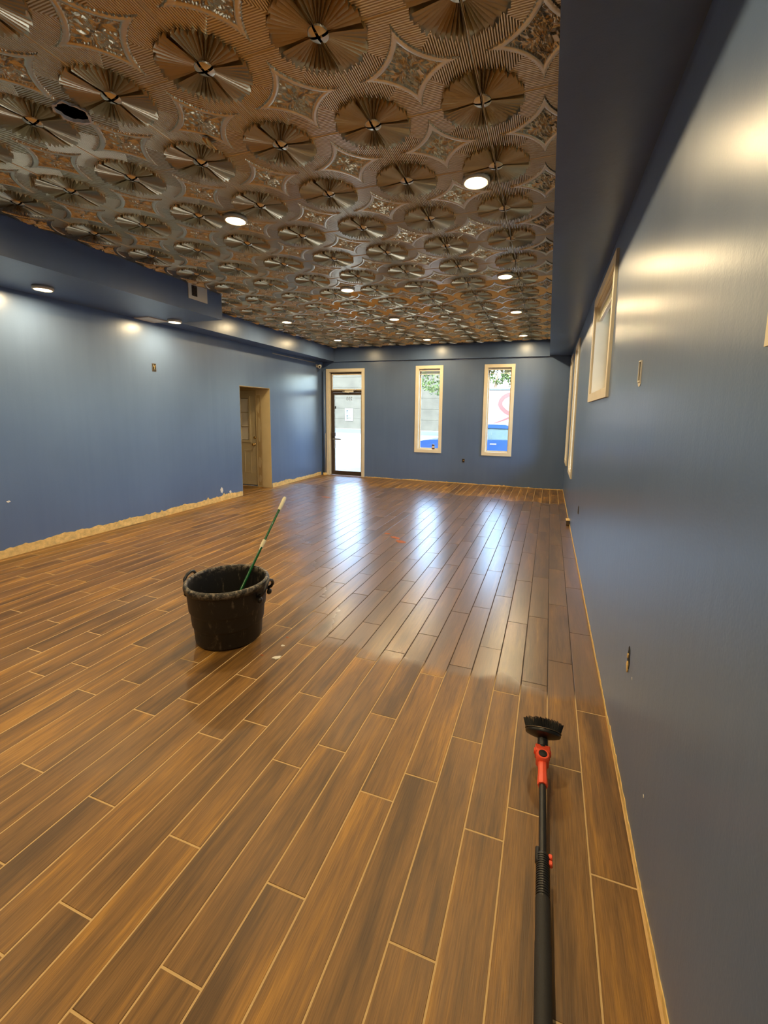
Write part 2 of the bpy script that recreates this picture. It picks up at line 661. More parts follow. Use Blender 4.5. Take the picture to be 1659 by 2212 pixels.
def plank_mesh():
    w, l, t, c = PITCH - GAP, LEN - GAP, 0.009, 0.0016
    mb = MB()
    x, y = w / 2, l / 2
    v = [(-x, -y, -t), (x, -y, -t), (x, y, -t), (-x, y, -t),
         (-x, -y, -c), (x, -y, -c), (x, y, -c), (-x, y, -c),
         (-x + c, -y + c, 0), (x - c, -y + c, 0), (x - c, y - c, 0), (-x + c, y - c, 0)]
    f = [(8, 9, 10, 11)]
    for a in (0, 4):
        for i in range(4):
            j = (i + 1) % 4
            f.append((a + i, a + j, a + 4 + j, a + 4 + i))
    return v, f


pv, pf = plank_mesh()
plank_me = bpy.data.meshes.new('plank')
plank_me.from_pydata(pv, [], pf)
plank_me.materials.append(M_PLANK)
planks = []
BASE = (1.514, 1.060, 1.674)
for k in range(-1, 49):
    k0 = k + 1
    xc = 0.325 - PITCH * k0
    if xc < -7.3:
        break
    if xc > XL - 0.06:
        y0, y1 = YR + 0.005, YB - 0.004
    else:
        y0, y1 = 6.32, DOOR_Y1 - 0.004
    wscale = 1.0
    off = BASE[k0 % 3] - 0.031 * xc
    j0 = math.floor((y0 - off) / LEN)
    j1 = math.ceil((y1 - off) / LEN)
    for j in range(j0, j1):
        a, b = max(off + j * LEN + GAP / 2, y0), min(off + (j + 1) * LEN - GAP / 2, y1)
        if b - a < 0.02:
            continue
        yc = (a + b) / 2
        x = xc + DRIFT * (yc - 2.5)
        planks.append((x, yc, (b - a) / (LEN - GAP)))


def plank_area(p):
    x, y, s = p
    pts = [project(x + sx * PITCH / 2, y + sy * LEN * s / 2, 0) for sx, sy in ((-1, -1), (1, -1), (1, 1), (-1, 1))]
    if any(q is None for q in pts):
        return 0
    cx = sum(q[0] for q in pts) / 4
    cy = sum(q[1] for q in pts) / 4
    inside = sum(1 for q in pts + [(cx, cy)] if 0 <= q[0] <= 1659 and 0 <= q[1] <= 2212)
    if inside == 0:
        return 0
    a = 0
    for i in range(4):
        a += pts[i][0] * pts[(i + 1) % 4][1] - pts[i][1] * pts[(i + 1) % 4][0]
    return abs(a) / 2 * inside / 5


planks.sort(key=lambda p: -plank_area(p))
restv, restf, restr = [], [], []
for i, (x, y, s) in enumerate(planks):
    sh = random.random()
    dz = random.uniform(-0.0004, 0.0004)
    if i < 296:
        o = inst('plank', plank_me, floor, (x, y, dz), (0, 0, -DRIFT), (1, s, 1))
        o['shade'] = sh
    else:
        n = len(restv)
        ca, sa = math.cos(-DRIFT), math.sin(-DRIFT)
        for vx, vy, vz in pv:
            vy *= s
            restv.append((x + vx * ca - vy * sa, y + vx * sa + vy * ca, vz + dz))
        for q in pf:
            restf.append(tuple(n + t for t in q))
            restr.append(sh)
o = mesh_obj('plank_field', restv, restf, M_PLANK, floor)
at = o.data.attributes.new('shade', 'FLOAT', 'FACE')
at.data.foreach_set('value', restr)
tag(o, kind='stuff')

# --- walls
BACK_DOOR = (-5.395, -4.452, 0.0, 2.672)
W1 = (-2.985, -2.440, 0.770, 2.708)
W2 = (-1.352, -0.805, 0.765, 2.705)
WA = (3.495, 4.840, 1.858, 2.742)
WB = (-0.390, 0.955, 1.858, 2.742)
WT1 = (7.130, 7.930, 0.735, 2.740)
WT2 = (8.930, 9.560, 0.735, 2.740)
wall_left = slab('wall_left', 'x', XL - 0.24, XL, YR - 0.2, YB + WALL_T, -0.1, 3.6,
                 [(DOOR_Y0, DOOR_Y1, -0.2, DOOR_Z)], M_PAINT)
tag(wall_left, 'semi-gloss slate blue wall with a doorway near its far end', 'wall', kind='structure')
wall_back = slab('wall_back', 'y', YB, YB + WALL_T, XL - 0.24, XR + WALL_T, -0.1, 3.6,
                 [(BACK_DOOR[0], BACK_DOOR[1], -0.2, BACK_DOOR[3]), W1, W2], M_PAINT)
tag(wall_back, 'slate blue end wall with glass door and two tall narrow windows', 'wall', kind='structure')
wall_right = slab('wall_right', 'x', XR, XR + WALL_T, YR - 0.2, YB, -0.1, 3.6, [WA, WB, WT1, WT2], M_PAINT)
tag(wall_right, 'glossy slate blue wall running along the right with high windows', 'wall', kind='structure')
wall_rear = slab('wall_rear', 'y', YR - WALL_T, YR, XL, XR, -0.1, 3.6, [], M_PAINT)
tag(wall_rear, 'plain slate blue wall behind the viewpoint', 'wall', kind='structure')

# --- ceiling slab + soffits
ceiling = MB().box(XL - 0.3, XR + WALL_T + 0.1, YR - 0.3, YB + WALL_T + 0.1, 3.6, 3.75).build('ceiling', M_ROOF)
tag(ceiling, 'antique copper pressed-tin tile ceiling with fan rosettes and leafy stars', 'ceiling', kind='structure')
sof_r = MB().box(XS, XR, YR, YB, ZS, 3.5).build('soffit_right', M_PAINT)
tag(sof_r, 'flat blue dropped soffit along the right wall', 'soffit', kind='structure')
sof_l = MB().prism([(XL, YR), (XF1, YR), (XF1, YSTEP), (XF2, YSTEP), (XF2, YB), (XL, YB)], 'z', ZS, 3.5).build('soffit_left', M_PAINT)
tag(sof_l, 'stepped dark blue boxed soffit above the left wall', 'soffit', kind='structure')
sof_b = MB().box(XF2, XS, YB - 0.06, YB, ZS - 0.012, 3.5).build('soffit_back', M_PAINT)
tag(sof_b, 'dark blue fascia band above the end wall windows', 'soffit', kind='structure')

# --- pressed tin tiles
ST = []
rs = np.random.RandomState(5)
for _i in range(300):
    _r = math.sqrt(rs.rand()) * 0.28
    _a = rs.rand() * 2 * math.pi
    _x, _y = 0.5 + _r * math.cos(_a), 0.5 + _r * math.sin(_a)
    _d = _a + 0.75 * math.sin(2 * _a + 9 * _r) + rs.uniform(-0.18, 0.18)
    ST.append((_x, _y, math.cos(_d), math.sin(_d), rs.uniform(0.030, 0.060), rs.uniform(0.0050, 0.0070), rs.uniform(0.35, 1.0)))


def tri(x):
    x = x - np.floor(x)
    return 1 - np.abs(2 * x - 1)


def sstep(x, a, b):
    t = np.clip((x - a) / (b - a), 0, 1)
    return t * t * (3 - 2 * t)


def tin_height(u, v):
    """relief below the ceiling plane, in tile widths"""
    du = np.minimum(u, 1 - u)
    dv = np.minimum(v, 1 - v)
    r = np.hypot(du, dv)
    th = np.arctan2(dv, du)
    ribs = 0.0115 * np.clip(tri(np.minimum(du, dv) * 54.0) * 2.1, 0, 1)
    h = ribs
    # star rim
    rim = sstep(r, 0.505, 0.512) * (1 - sstep(r, 0.552, 0.562))
    h = h * (1 - rim) + rim * (0.018 + 0.005 * np.sin(np.clip((r - 0.505) / 0.056, 0, 1) * math.pi) + 0.003 * ((r < 0.516) & (tri(th * 40 / math.pi) > 0.5)))
    # leaf field
    leaf = sstep(r, 0.556, 0.566)
    lh = np.full_like(u, 0.002)
    if leaf.max() > 0:
        for (x, y, cx, cy, ln, wd, a) in ST:
            p = (u - x) * cx + (v - y) * cy
            q = -(u - x) * cy + (v - y) * cx
            bend = q - 4.0 * p * p
            lh = np.maximum(lh, 0.026 * a * np.clip(1 - (p / ln) ** 2, 0, 1) * np.exp(-(bend / wd) ** 2))
    h = h * (1 - leaf) + leaf * lh
    # bed under the fan rosette
    h = np.where(r < 0.330, 0.002, h)
    # lapped seam strip
    seam = np.minimum(du, dv)
    h = np.where(seam < 0.0105, 0.008, h)
    h = np.where(seam < 0.0022, 0.000, h)
    return h


def fan_ro(k, n=26):
    """outer radius of pleat edge k (0..n) of a quarter fan: stepped lobes"""
    t = k / n
    lobe = 1 - abs(((t * 4) % 1.0) * 2 - 1)
    return 0.318 + 0.026 * min(1.0, lobe * 1.6) + (0.010 if k % 2 else 0.0)


def tin_mesh(name, n, hole=None):
    """one whole pressed tile: relief sheet + four quarter fans with folded pleats"""
    us = np.linspace(0, 1, n + 1)
    U, V = np.meshgrid(us, us, indexing='ij')
    Hh = tin_height(U, V)
    co = np.stack([U * TILE, V * TILE, -Hh * TILE], -1).reshape(-1, 3)
    i, j = np.meshgrid(np.arange(n), np.arange(n), indexing='ij')
    a = (i * (n + 1) + j).ravel()
    quads = np.stack([a, a + 1, a + n + 2, a + n + 1], -1)
    cu = (us[i] + us[i + 1]).ravel() / 2
    cv = (us[j] + us[j + 1]).ravel() / 2
    keep = np.hypot(np.minimum(cu, 1 - cu), np.minimum(cv, 1 - cv)) > 0.285
    keep |= np.minimum(np.minimum(cu, 1 - cu), np.minimum(cv, 1 - cv)) < 0.0105
    def in_hole(x, y):
        hu, hv, hr = hole
        ang = np.arctan2(y - hv, x - hu)
        return np.hypot(x - hu, y - hv) < hr * (1 + 0.06 * np.sin(5 * ang + 1) + 0.04 * np.sin(11 * ang))
    if hole:
        keep &= ~in_hole(cu, cv)
    quads = quads[keep]
    fv, ff = [], []
    base = len(co)
    for cx in (0, 1):
        for cy in (0, 1):
            sx, sy = (1 if cx == 0 else -1), (1 if cy == 0 else -1)
            def P(r, t, h):
                x, y = cx + sx * max(0.0105, r * math.cos(t)), cy + sy * max(0.0105, r * math.sin(t))
                fv.append((x * TILE, y * TILE, -h * TILE))
                return base + len(fv) - 1
            ring = []
            NP = 26
            for k in range(NP + 1):
                t = math.pi / 2 * (k + (0.15 if k % 2 else 0.0)) / NP
                hi = 1 if k % 2 else 0
                ro = fan_ro(k)
                ring.append((P(0.070, t, 0.012 + 0.010 * hi), P(0.19, t, 0.006 + 0.030 * hi), P(ro, t, 0.002 + 0.048 * hi), P(ro, t, 0.0005)))
            for k in range(NP):
                A_, B_ = ring[k], ring[k + 1]
                for q in range(3):
                    f = (A_[q], A_[q + 1], B_[q + 1], B_[q])
                    if hole:
                        m_ = np.mean([fv[t - base][:2] for t in f], axis=0) / TILE
                        if in_hole(m_[0], m_[1]):
                            continue
                    ff.append(f if sx * sy > 0 else tuple(reversed(f)))
            # centre boss, a quarter dome
            rows_ = []
            for q in range(5):
                e_ = math.pi / 2 * q / 4
                rows_.append([P(0.080 * math.cos(e_), math.pi / 2 * m_ / 6, 0.016 + 0.026 * math.sin(e_)) for m_ in range(7)])
            for q in range(4):
                for m_ in range(6):
                    f = (rows_[q][m_], rows_[q][m_ + 1], rows_[q + 1][m_ + 1], rows_[q + 1][m_])
                    ff.append(tuple(reversed(f)) if sx * sy > 0 else f)
    n_sheet = len(quads)
    co = np.concatenate([co, np.array(fv)])
    quads = np.concatenate([quads, np.array(ff)])
    used = np.zeros(len(co), bool)
    used[quads.ravel()] = True
    remap = np.cumsum(used) - 1
    co, quads = co[used], remap[quads]
    me = bpy.data.meshes.new(name)
    me.vertices.add(len(co))
    me.vertices.foreach_set('co', co.ravel().astype(np.float32))
    me.loops.add(len(quads) * 4)
    me.loops.foreach_set('vertex_index', quads.ravel().astype(np.int32))
    me.polygons.add(len(quads))
    me.polygons.foreach_set('loop_start', np.arange(0, len(quads) * 4, 4, dtype=np.int32))
    me.materials.append(M_TIN)
    me.update()
    me.validate()
    sm = np.ones(len(quads), bool)
    sm[n_sheet:] = False
    me.polygons.foreach_set('use_smooth', sm)
    try:
        me.set_sharp_from_angle(angle=math.radians(30))
    except Exception:
        pass
    return me


def tin_cut(me, ua, ub, va, vb):
    """a tile trimmed with snips to fit the edge of the room"""
    import bmesh
    bm = bmesh.new()
    bm.from_mesh(me)
    for co_, no_ in (((ua * TILE, 0, 0), (-1, 0, 0)), ((ub * TILE, 0, 0), (1, 0, 0)), ((0, va * TILE, 0), (0, -1, 0)), ((0, vb * TILE, 0), (0, 1, 0))):
        bmesh.ops.bisect_plane(bm, geom=bm.verts[:] + bm.edges[:] + bm.faces[:], plane_co=co_, plane_no=no_, clear_outer=True, dist=1e-6)
    m2 = bpy.data.meshes.new(me.name)
    bm.to_mesh(m2)
    bm.free()
    m2.materials.append(M_TIN)
    return m2


tin_cache = {}
HOLE = (-2.558, 1.834)
HOLE_R = 0.078
n_tiles = 0
for ci in range(-1, 9):            # column ci spans x from GX-(ci+1)T .. GX-ci*T
    x0 = GX - (ci + 1) * TILE
    for j in range(-8, 14):
        y0 = GY + j * TILE
        lim = XF1 if y0 + TILE / 2 < YSTEP else XF2
        ua = max(0.0, (lim - x0) / TILE)
        ub = min(1.0, (XS - x0) / TILE)
        va = max(0.0, (YR - y0) / TILE)
        vb = min(1.0, (YB - 0.06 - y0) / TILE)
        if ub - ua < 0.01 or vb - va < 0.01:
            continue
        hole = None
        if x0 < HOLE[0] < x0 + TILE and abs((y0 + TILE / 2) - HOLE[1]) < TILE:
            hole = ((HOLE[0] - x0) / TILE, (HOLE[1] - y0) / TILE, HOLE_R / TILE)
        lod = 216 if j < 6 else 108
        fkey = (lod, hole)
        if fkey not in tin_cache:
            tin_cache[fkey] = tin_mesh('ceiling_tile', lod, hole)
        key = fkey
        if ub - ua < 0.999 or vb - va < 0.999:
            key = (round(ua, 3), round(ub, 3), round(va, 3), round(vb, 3), lod, hole)
            if key not in tin_cache:
                tin_cache[key] = tin_cut(tin_cache[fkey], ua, ub, va, vb)
        inst('ceiling_tile', tin_cache[key], ceiling, (x0, y0, ZC))
        n_tiles += 1
# torn paper edge of the round hole cut for a missing lamp
prof = []
mbh = MB()
nn = 40
vv, ff = [], []
for i in range(nn):
    a = 2 * math.pi * i / nn
    k = 1 + 0.06 * math.sin(5 * a + 1) + 0.04 * math.sin(11 * a)
    wdt = 0.006 + 0.008 * max(0, math.sin(a * 1.0 - 0.5)) + 0.003 * math.sin(9 * a)
    ri, rr_ = HOLE_R * k - 0.002, HOLE_R * k + wdt
    for (q, z) in ((ri, 0.0), (rr_, -0.006), (rr_, -0.0175 - 0.004 * math.sin(7 * a)), (ri, -0.018)):
        vv.append((HOLE[0] + q * math.cos(a), HOLE[1] + q * math.sin(a), ZC + z))
for i in range(nn):
    for q in range(4):
        a, b = i * 4, ((i + 1) % nn) * 4
        ff.append((a + q, b + q, b + (q + 1) % 4, a + (q + 1) % 4))
o = mesh_obj('torn_hole_edge', vv, ff, M_CHIP, ceiling)
bm_fix(o.data)
o['label'] = 'ragged pale edge of a round hole cut in the tin'


def crumple(cx, cy, sx, sy, rot, seed):
    r = random.Random(seed)
    v, f = [], []
    n = 6
    for i in range(n + 1):
        for k in range(3):
            px_, py_ = (i / n - 0.5) * sx, (k / 2 - 0.5) * sy
            q = (px_ * math.cos(rot) - py_ * math.sin(rot), px_ * math.sin(rot) + py_ * math.cos(rot))
            v.append((cx + q[0], cy + q[1], ZC - 0.020 - r.uniform(0, 0.02)))
    for i in range(n):
        for k in range(2):
            a = i * 3 + k
            f.append((a, a + 1, a + 4, a + 3))
    m = len(v)
    v += [(p[0], p[1], ZC - 0.004) for p in v]
    f += [tuple(t + m for t in reversed(q)) for q in f[:]]
    o = mesh_obj('torn_tin_flap', v, f, M_BRASS, ceiling)
    return o


crumple(-2.02, 2.26, 0.05, 0.10, 0.2, 3)['label'] = 'crumpled tear in the tin at a rosette edge'
crumple(-3.56, 2.23, 0.03, 0.17, 1.0, 4)['label'] = 'bent bright tin sliver'

# --- alcove behind the left doorway
alc = slab('wall_alcove_end', 'y', DOOR_Y1, DOOR_Y1 + 0.15, -7.4, XL - 0.2405, -0.1, 2.9,
           [(-6.768, -5.932, -0.2, 2.085)], M_CREAMWALL)
tag(alc, 'cream plaster return wall inside the left doorway', 'wall', kind='structure')
alc2 = MB().box(-7.5, -7.4, 6.1, 7.9, -0.1, 2.9).build('wall_alcove_side', M_CREAMWALL)
tag(alc2, 'cream side wall of the passage beyond the doorway', 'wall', kind='structure')
alc3 = MB().box(-7.4, XL - 0.24, 6.16, 6.30, -0.1, 2.9).build('wall_alcove_near', M_CREAMWALL)
tag(alc3, 'cream near wall of the passage, hidden by the blue wall', 'wall', kind='structure')
alc4 = MB().box(-7.4, XL - 0.24, 6.16, 7.9, 2.50, 2.62).build('ceiling_alcove', M_CREAMWALL)
tag(alc4, 'cream ceiling of the passage beyond the doorway', 'ceiling', kind='structure')
# cream lining of the doorway: head
lin = MB().box(XL - 0.238, XL - 0.002, DOOR_Y0, DOOR_Y1, DOOR_Z - 0.008, DOOR_Z - 0.0005).build('trim_1', M_CREAMWALL)
tag(lin, 'cream lining under the head of the left doorway', 'trim', kind='structure')
lin2 = MB().box(XL - 0.238, XL - 0.001, DOOR_Y0 - 0.0005, DOOR_Y0 + 0.004, 0.0, DOOR_Z - 0.01).build('trim_2', M_CREAMWALL)
tag(lin2, 'cream lining on the near jamb of the left doorway', 'trim', kind='structure')
lin3 = MB().box(XL - 0.2403, XL - 0.001, DOOR_Y1 - 0.004, DOOR_Y1 - 0.0003, 0.0, DOOR_Z - 0.009).build('trim_3', M_CREAMWALL)
tag(lin3, 'cream lining on the far jamb of the left doorway', 'trim', kind='structure')
# patched strip beside the passage door
pp = []
mbp = MB()
rr = random.Random(4)
zs_ = np.linspace(0.03, 1.98, 40)
Lp = [(-5.925 + 0.0, z) for z in zs_]
Rp = [(-5.815 + 0.012 * math.sin(z * 9) + rr.uniform(-0.006, 0.006), z) for z in zs_]
mbp.prism([*Lp, *reversed(Rp)], 'y', DOOR_Y1 - 0.003, DOOR_Y1 - 0.0004)
o = mbp.build('patched_strip', M_PATCH, alc)
o['label'] = 'tan unpainted patched strip beside the door'
for (za, zb, xo) in ((0.10, 0.27, -5.865), (0.42, 0.66, -5.868), (0.98, 1.52, -5.862), (1.60, 1.93, -5.872)):
    n = 14
    poly = [(xo + 0.034 * math.cos(t) + 0.006 * math.sin(3 * t), (za + zb) / 2 + (zb - za) / 2 * math.sin(t)) for t in np.linspace(0, 2 * math.pi, n, endpoint=False)]
    MB().prism(poly, 'y', DOOR_Y1 - 0.005, DOOR_Y1 - 0.003).build('plaster_patch', M_CREAMWALL, alc)

# --- torn bare strip left along the foot of the walls


def bare_strip(name, axis, c, face, a0, a1, h, amp, seed, label, step=0.03, parent_kind='structure'):
    r = random.Random(seed)
    top = []
    n = int((a1 - a0) / step)
    hh = h
    for i in range(n + 1):
        t = a0 + (a1 - a0) * i / n
        hh = 0.82 * hh + 0.18 * (h + r.uniform(-1, 1) * amp * 1.6)
        spike = amp * 1.4 if r.random() < 0.06 else 0
        top.append((t, max(0.006, hh + r.uniform(-1, 1) * amp * 0.28 + spike * r.random())))
    v, f = [], []
    for (t, z) in top:
        for dep in (0.0, 0.0035):
            for zz in (0.0005, z):
                cc = c + face * dep
                v.append((cc, t, zz) if axis == 'x' else (t, cc, zz))
    for i in range(n):
        a, b = i * 4, (i + 1) * 4
        f += [(a + 2, b + 2, b + 3, a + 3), (a + 1, a + 3, b + 3, b + 1), (a, b, b + 2, a + 2)]
    o = mesh_obj(name, v, f, M_BARE)
    bm_fix(o.data)
    tag(o, label, 'wall strip', kind='structure')
    return o


bare_strip('baseboard_left', 'x', XL, 1, YR + 0.01, DOOR_Y0 - 0.01, 0.098, 0.026, 1, 'torn yellow plaster strip along the foot of the left wall, this side of the doorway')
bare_strip('baseboard_left', 'x', XL, 1, DOOR_Y1 + 0.01, YB - 0.12, 0.085, 0.026, 2, 'torn pale plaster strip at the foot of the left wall past the doorway')
bare_strip('baseboard_right', 'x', XR, -1, YR + 0.01, YB - 0.01, 0.026, 0.013, 3, 'thin torn plaster strip along the foot of the right wall')
bare_strip('baseboard_back', 'y', YB, -1, -4.36, XR - 0.01, 0.016, 0.012, 4, 'thin ragged plaster strip at the foot of the end wall')

# spackle marks on the walls
rr = random.Random(31)
for (ax, c, fc, a, z, w, h, par) in (('x', XL, 1, 6.20, 0.20, 0.045, 0.055, wall_left), ('x', XL, 1, 6.42, 0.13, 0.030, 0.030, wall_left),
                                     ('x', XL, 1, 2.95, 0.62, 0.020, 0.012, wall_left), ('x', XR, -1, 1.58, 0.30, 0.006, 0.007, wall_right), ('x', XR, -1, 1.92, 0.545, 0.008, 0.006, wall_right)):
    poly = [(a + w * math.cos(t) * rr.uniform(.6, 1.15), z + h * math.sin(t) * rr.uniform(.6, 1.15)) for t in np.linspace(0, 2 * math.pi, 14, endpoint=False)]
    MB().prism(poly, ax, c, c + fc * 0.0012).build('spackle_mark', M_CHIP, par)

# exterior shell roof edge is the ceiling slab; ground outside
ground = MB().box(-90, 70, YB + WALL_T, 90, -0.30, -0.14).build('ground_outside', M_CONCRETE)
tag(ground, 'pale pavement outside the glass door', 'ground', kind='structure')
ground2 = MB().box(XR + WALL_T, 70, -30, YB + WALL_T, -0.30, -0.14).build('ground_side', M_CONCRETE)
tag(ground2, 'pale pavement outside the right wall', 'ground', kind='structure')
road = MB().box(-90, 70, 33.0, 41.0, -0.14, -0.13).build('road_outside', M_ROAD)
tag(road, 'pale blue-grey road strip before the far building', 'road', kind='structure')


# ================================================================== WINDOWS AND DOORS
def casing(parent, axis, c, face, u0, u1, v0, v1, w, proud, mat, bottom=True):
    """four mitred boards round an opening; proud in direction face"""
    o0, o1, p0, p1 = u0 - w, u1 + w, v0 - (w if bottom else 0), v1 + w
    quads = [[(o0, p1), (o1, p1), (u1, v1), (u0, v1)],
             [(o0, p0), (o0, p1), (u0, v1), (u0, v0)],
             [(o1, p1), (o1, p0), (u1, v0), (u1, v1)]]
    if bottom:
        quads.append([(o1, p0), (o0, p0), (u0, v0), (u1, v0)])
    for q in quads:
        MB().prism(q, axis, c, c + face * proud).build('casing_board', mat, parent)


def jamb(parent, axis, c0, c1, u0, u1, v0, v1, t, mat, bottom=True):
    a, b = min(c0, c1), max(c0, c1)
    def bx(ua, ub, va, vb):
        mb = MB()
        if axis == 'y':
            mb.box(ua, ub, a, b, va, vb)
        else:
            mb.box(a, b, ua, ub, va, vb)
        mb.build('jamb_board', mat, parent)
    bx(u0, u0 + t, v0, v1)
    bx(u1 - t, u1, v0, v1)
    bx(u0 + t, u1 - t, v1 - t, v1)
    if bottom:
        bx(u0 + t, u1 - t, v0, v0 + t)


def frame_pane(parent, axis, c, d, u0, u1, v0, v1, w, mat, glass=True, name='sash_frame'):
    holes = [(u0 + w, u1 - w, v0 + w, v1 - w)]
    slab(name, axis, c - d / 2, c + d / 2, u0, u1, v0, v1, holes, mat, parent)
    if glass:
        mb = MB()
        g = 0.003
        if axis == 'y':
            mb.box(u0 + w, u1 - w, c - g, c + g, v0 + w, v1 - w)
        else:
            mb.box(c - g, c + g, u0 + w, u1 - w, v0 + w, v1 - w)
        mb.build('pane', M_GLASS, parent)


def back_window(name, h, label):
    e = empty(name, (0, 0, 0))
    u0, u1, v0, v1 = h
    casing(e, 'y', YB, -1, u0 + 0.008, u1 - 0.008, v0 + 0.008, v1 - 0.008, 0.072, 0.018, M_CREAM)
    jamb(e, 'y', YB + 0.001, YB + WALL_T - 0.01, u0, u1, v0, v1, 0.018, M_CREAM)
    frame_pane(e, 'y', YB + 0.135, 0.035, u0 + 0.018, u1 - 0.018, v0 + 0.018, v1 - 0.018, 0.022, M_CREAM)
    # raised mini blind bunched under its head rail
    MB().box(u0 + 0.026, u1 - 0.026, YB + 0.030, YB + 0.058, v1 - 0.062, v1 - 0.026, 0.003).build('blind_head_rail', M_WHITE, e)
    for i in range(7):
        z = v1 - 0.070 - i * 0.008
        MB().box(u0 + 0.030, u1 - 0.030, YB + 0.032, YB + 0.056, z - 0.002, z + 0.002).build('blind_slat', M_BLIND, e)
    MB().box(u0 + 0.030, u1 - 0.030, YB + 0.032, YB + 0.056, v1 - 0.142, v1 - 0.128, 0.002).build('blind_bottom_rail', M_WHITE, e)
    tag(e, label, 'window', kind='structure')
    return e


back_window('window_1', W1, 'narrow cream-framed end wall window nearer the glass door, can on its sill')
back_window('window_2', W2, 'narrow cream-framed end wall window nearer the right wall, showing a truck')


def side_window(name, h, label, bars, w=0.074, proud=0.020):
    e = empty(name, (0, 0, 0))
    u0, u1, v0, v1 = h
    casing(e, 'x', XR, -1, u0 + 0.008, u1 - 0.008, v0 + 0.008, v1 - 0.008, w, proud, M_CREAM)
    jamb(e, 'x', XR + 0.001, XR + WALL_T - 0.01, u0, u1, v0, v1, 0.018, M_CREAM)
    if bars:
        um = (u0 + u1) / 2
        frame_pane(e, 'x', XR + 0.160, 0.024, u0 + 0.018, um + 0.02, v0 + 0.018, v1 - 0.018, 0.040, M_CREAM)
        frame_pane(e, 'x', XR + 0.186, 0.024, um - 0.02, u1 - 0.018, v0 + 0.018, v1 - 0.018, 0.040, M_CREAM)
        MB().box(XR + 0.028, XR + 0.060, u0 + 0.022, u1 - 0.022, v1 - 0.062, v1 - 0.024, 0.003).build('blind_head_rail', M_WHITE, e)
        for i in range(6):
            z = v1 - 0.072 - i * 0.009
            MB().box(XR + 0.030, XR + 0.058, u0 + 0.026, u1 - 0.026, z - 0.002, z + 0.002).build('blind_slat', M_IVORY, e)
        MB().box(XR + 0.030, XR + 0.058, u0 + 0.026, u1 - 0.026, v1 - 0.148, v1 - 0.130, 0.002).build('blind_bottom_rail', M_WHITE, e)
    else:
        frame_pane(e, 'x', XR + 0.175, 0.030, u0 + 0.018, u1 - 0.018, v0 + 0.018, v1 - 0.018, 0.024, M_CREAM)
    tag(e, label, 'window', kind='structure')
    return e


side_window('window_3', WA, 'high wide cream-framed sliding window in the right wall with a raised blind', True)
side_window('window_4', WB, 'high window at the right picture edge, only a cream casing corner showing', True)
side_window('window_5', WT1, 'tall narrow right-wall window just past the high window, seen edge-on', False)
side_window('window_6', WT2, 'tall narrow right-wall window next to the far right corner, seen edge-on', False)

# --- glass entrance door in the end wall
d1 = empty('door_1')
tag(d1, 'dark bronze glass entrance door with transom in cream casing at the far left corner', 'door', kind='structure')
bu0, bu1, _, bv1 = BACK_DOOR
casing(d1, 'y', YB, -1, bu0 + 0.01, bu1 - 0.006, 0.0, bv1 - 0.008, 0.076, 0.020, M_CREAM, bottom=False)
jamb(d1, 'y', YB + 0.001, YB + WALL_T - 0.01, bu0, bu1, 0.0, bv1, 0.020, M_CREAM, bottom=False)
fy0, fy1 = YB + 0.080, YB + 0.125
fx0, fx1 = bu0 + 0.020, bu1 - 0.020
# fixed frame
slab('door_frame', 'y', fy0, fy1, fx0, fx1, 0.0, bv1 - 0.02,
     [(fx0 + 0.045, fx1 - 0.018, -0.1, 2.150), (fx0 + 0.045, fx1 - 0.018, 2.228, bv1 - 0.075)], M_BRONZE, d1)
tr = MB().box(fx0 + 0.045, fx1 - 0.018, YB + 0.100, YB + 0.106, 2.228, bv1 - 0.075).build('transom_pane', M_GLASS, d1)
fr = slab('transom_bead', 'y', YB + 0.074, YB + 0.0795, fx0 + 0.025, fx1 - 0.004, 2.205, bv1 - 0.052,
          [(fx0 + 0.055, fx1 - 0.026, 2.236, bv1 - 0.082)], M_CREAM, d1)
lx0, lx1 = fx0 + 0.048, fx1 - 0.021
leaf = slab('door_leaf', 'y', YB + 0.082, YB + 0.122, lx0, lx1, 0.012, 2.146,
            [(lx0 + 0.052, lx1 - 0.020, 0.105, 2.090)], M_BRONZE, d1)
pane = MB().box(lx0 + 0.052, lx1 - 0.020, YB + 0.100, YB + 0.106, 0.105, 2.090).build('door_pane', M_GLASS, leaf)
bead = slab('glazing_bead', 'y', YB + 0.076, YB + 0.0815, lx0 + 0.044, lx1 - 0.012, 0.097, 2.098,
            [(lx0 + 0.060, lx1 - 0.028, 0.113, 2.082)], M_ALU, leaf)
# closer: body and folding arm
MB().box(-4.96, -4.72, YB + 0.030, YB + 0.075, 2.150, 2.192, 0.006).build('closer_body', M_WHITE, leaf)
MB().tube([(-4.75, YB + 0.05, 2.200), (-4.63, YB + 0.03, 2.215)], 0.010, 8).build('closer_arm', M_WHITE, leaf)
MB().tube([(-5.02, YB + 0.05, 2.165), (-4.83, YB + 0.02, 2.140)], 0.010, 8).build('closer_arm', M_WHITE, leaf)
# lock box, push bar, pull
MB().box(lx0 - 0.002, lx0 + 0.090, YB + 0.020, YB + 0.080, 1.02, 1.12, 0.008).build('lock_box', M_BRONZE, leaf)
MB().box(lx0 + 0.015, lx0 + 0.255, YB + 0.035, YB + 0.062, 0.925, 0.965, 0.006).build('push_bar', M_ALU, leaf)
MB().box(lx0 + 0.045, lx0 + 0.085, YB + 0.040, YB + 0.075, 0.700, 0.925, 0.006).build('push_bar_post', M_ALU, leaf)
MB().box(lx0 + 0.060, lx0 + 0.090, YB + 0.094, YB + 0.099, 1.735, 1.800).build('door_sticker', M_BLACK, leaf)
MB().box(fx0, fx1, YB + 0.03, YB + 0.16, 0.0, 0.012).build('threshold', M_ALU, d1)
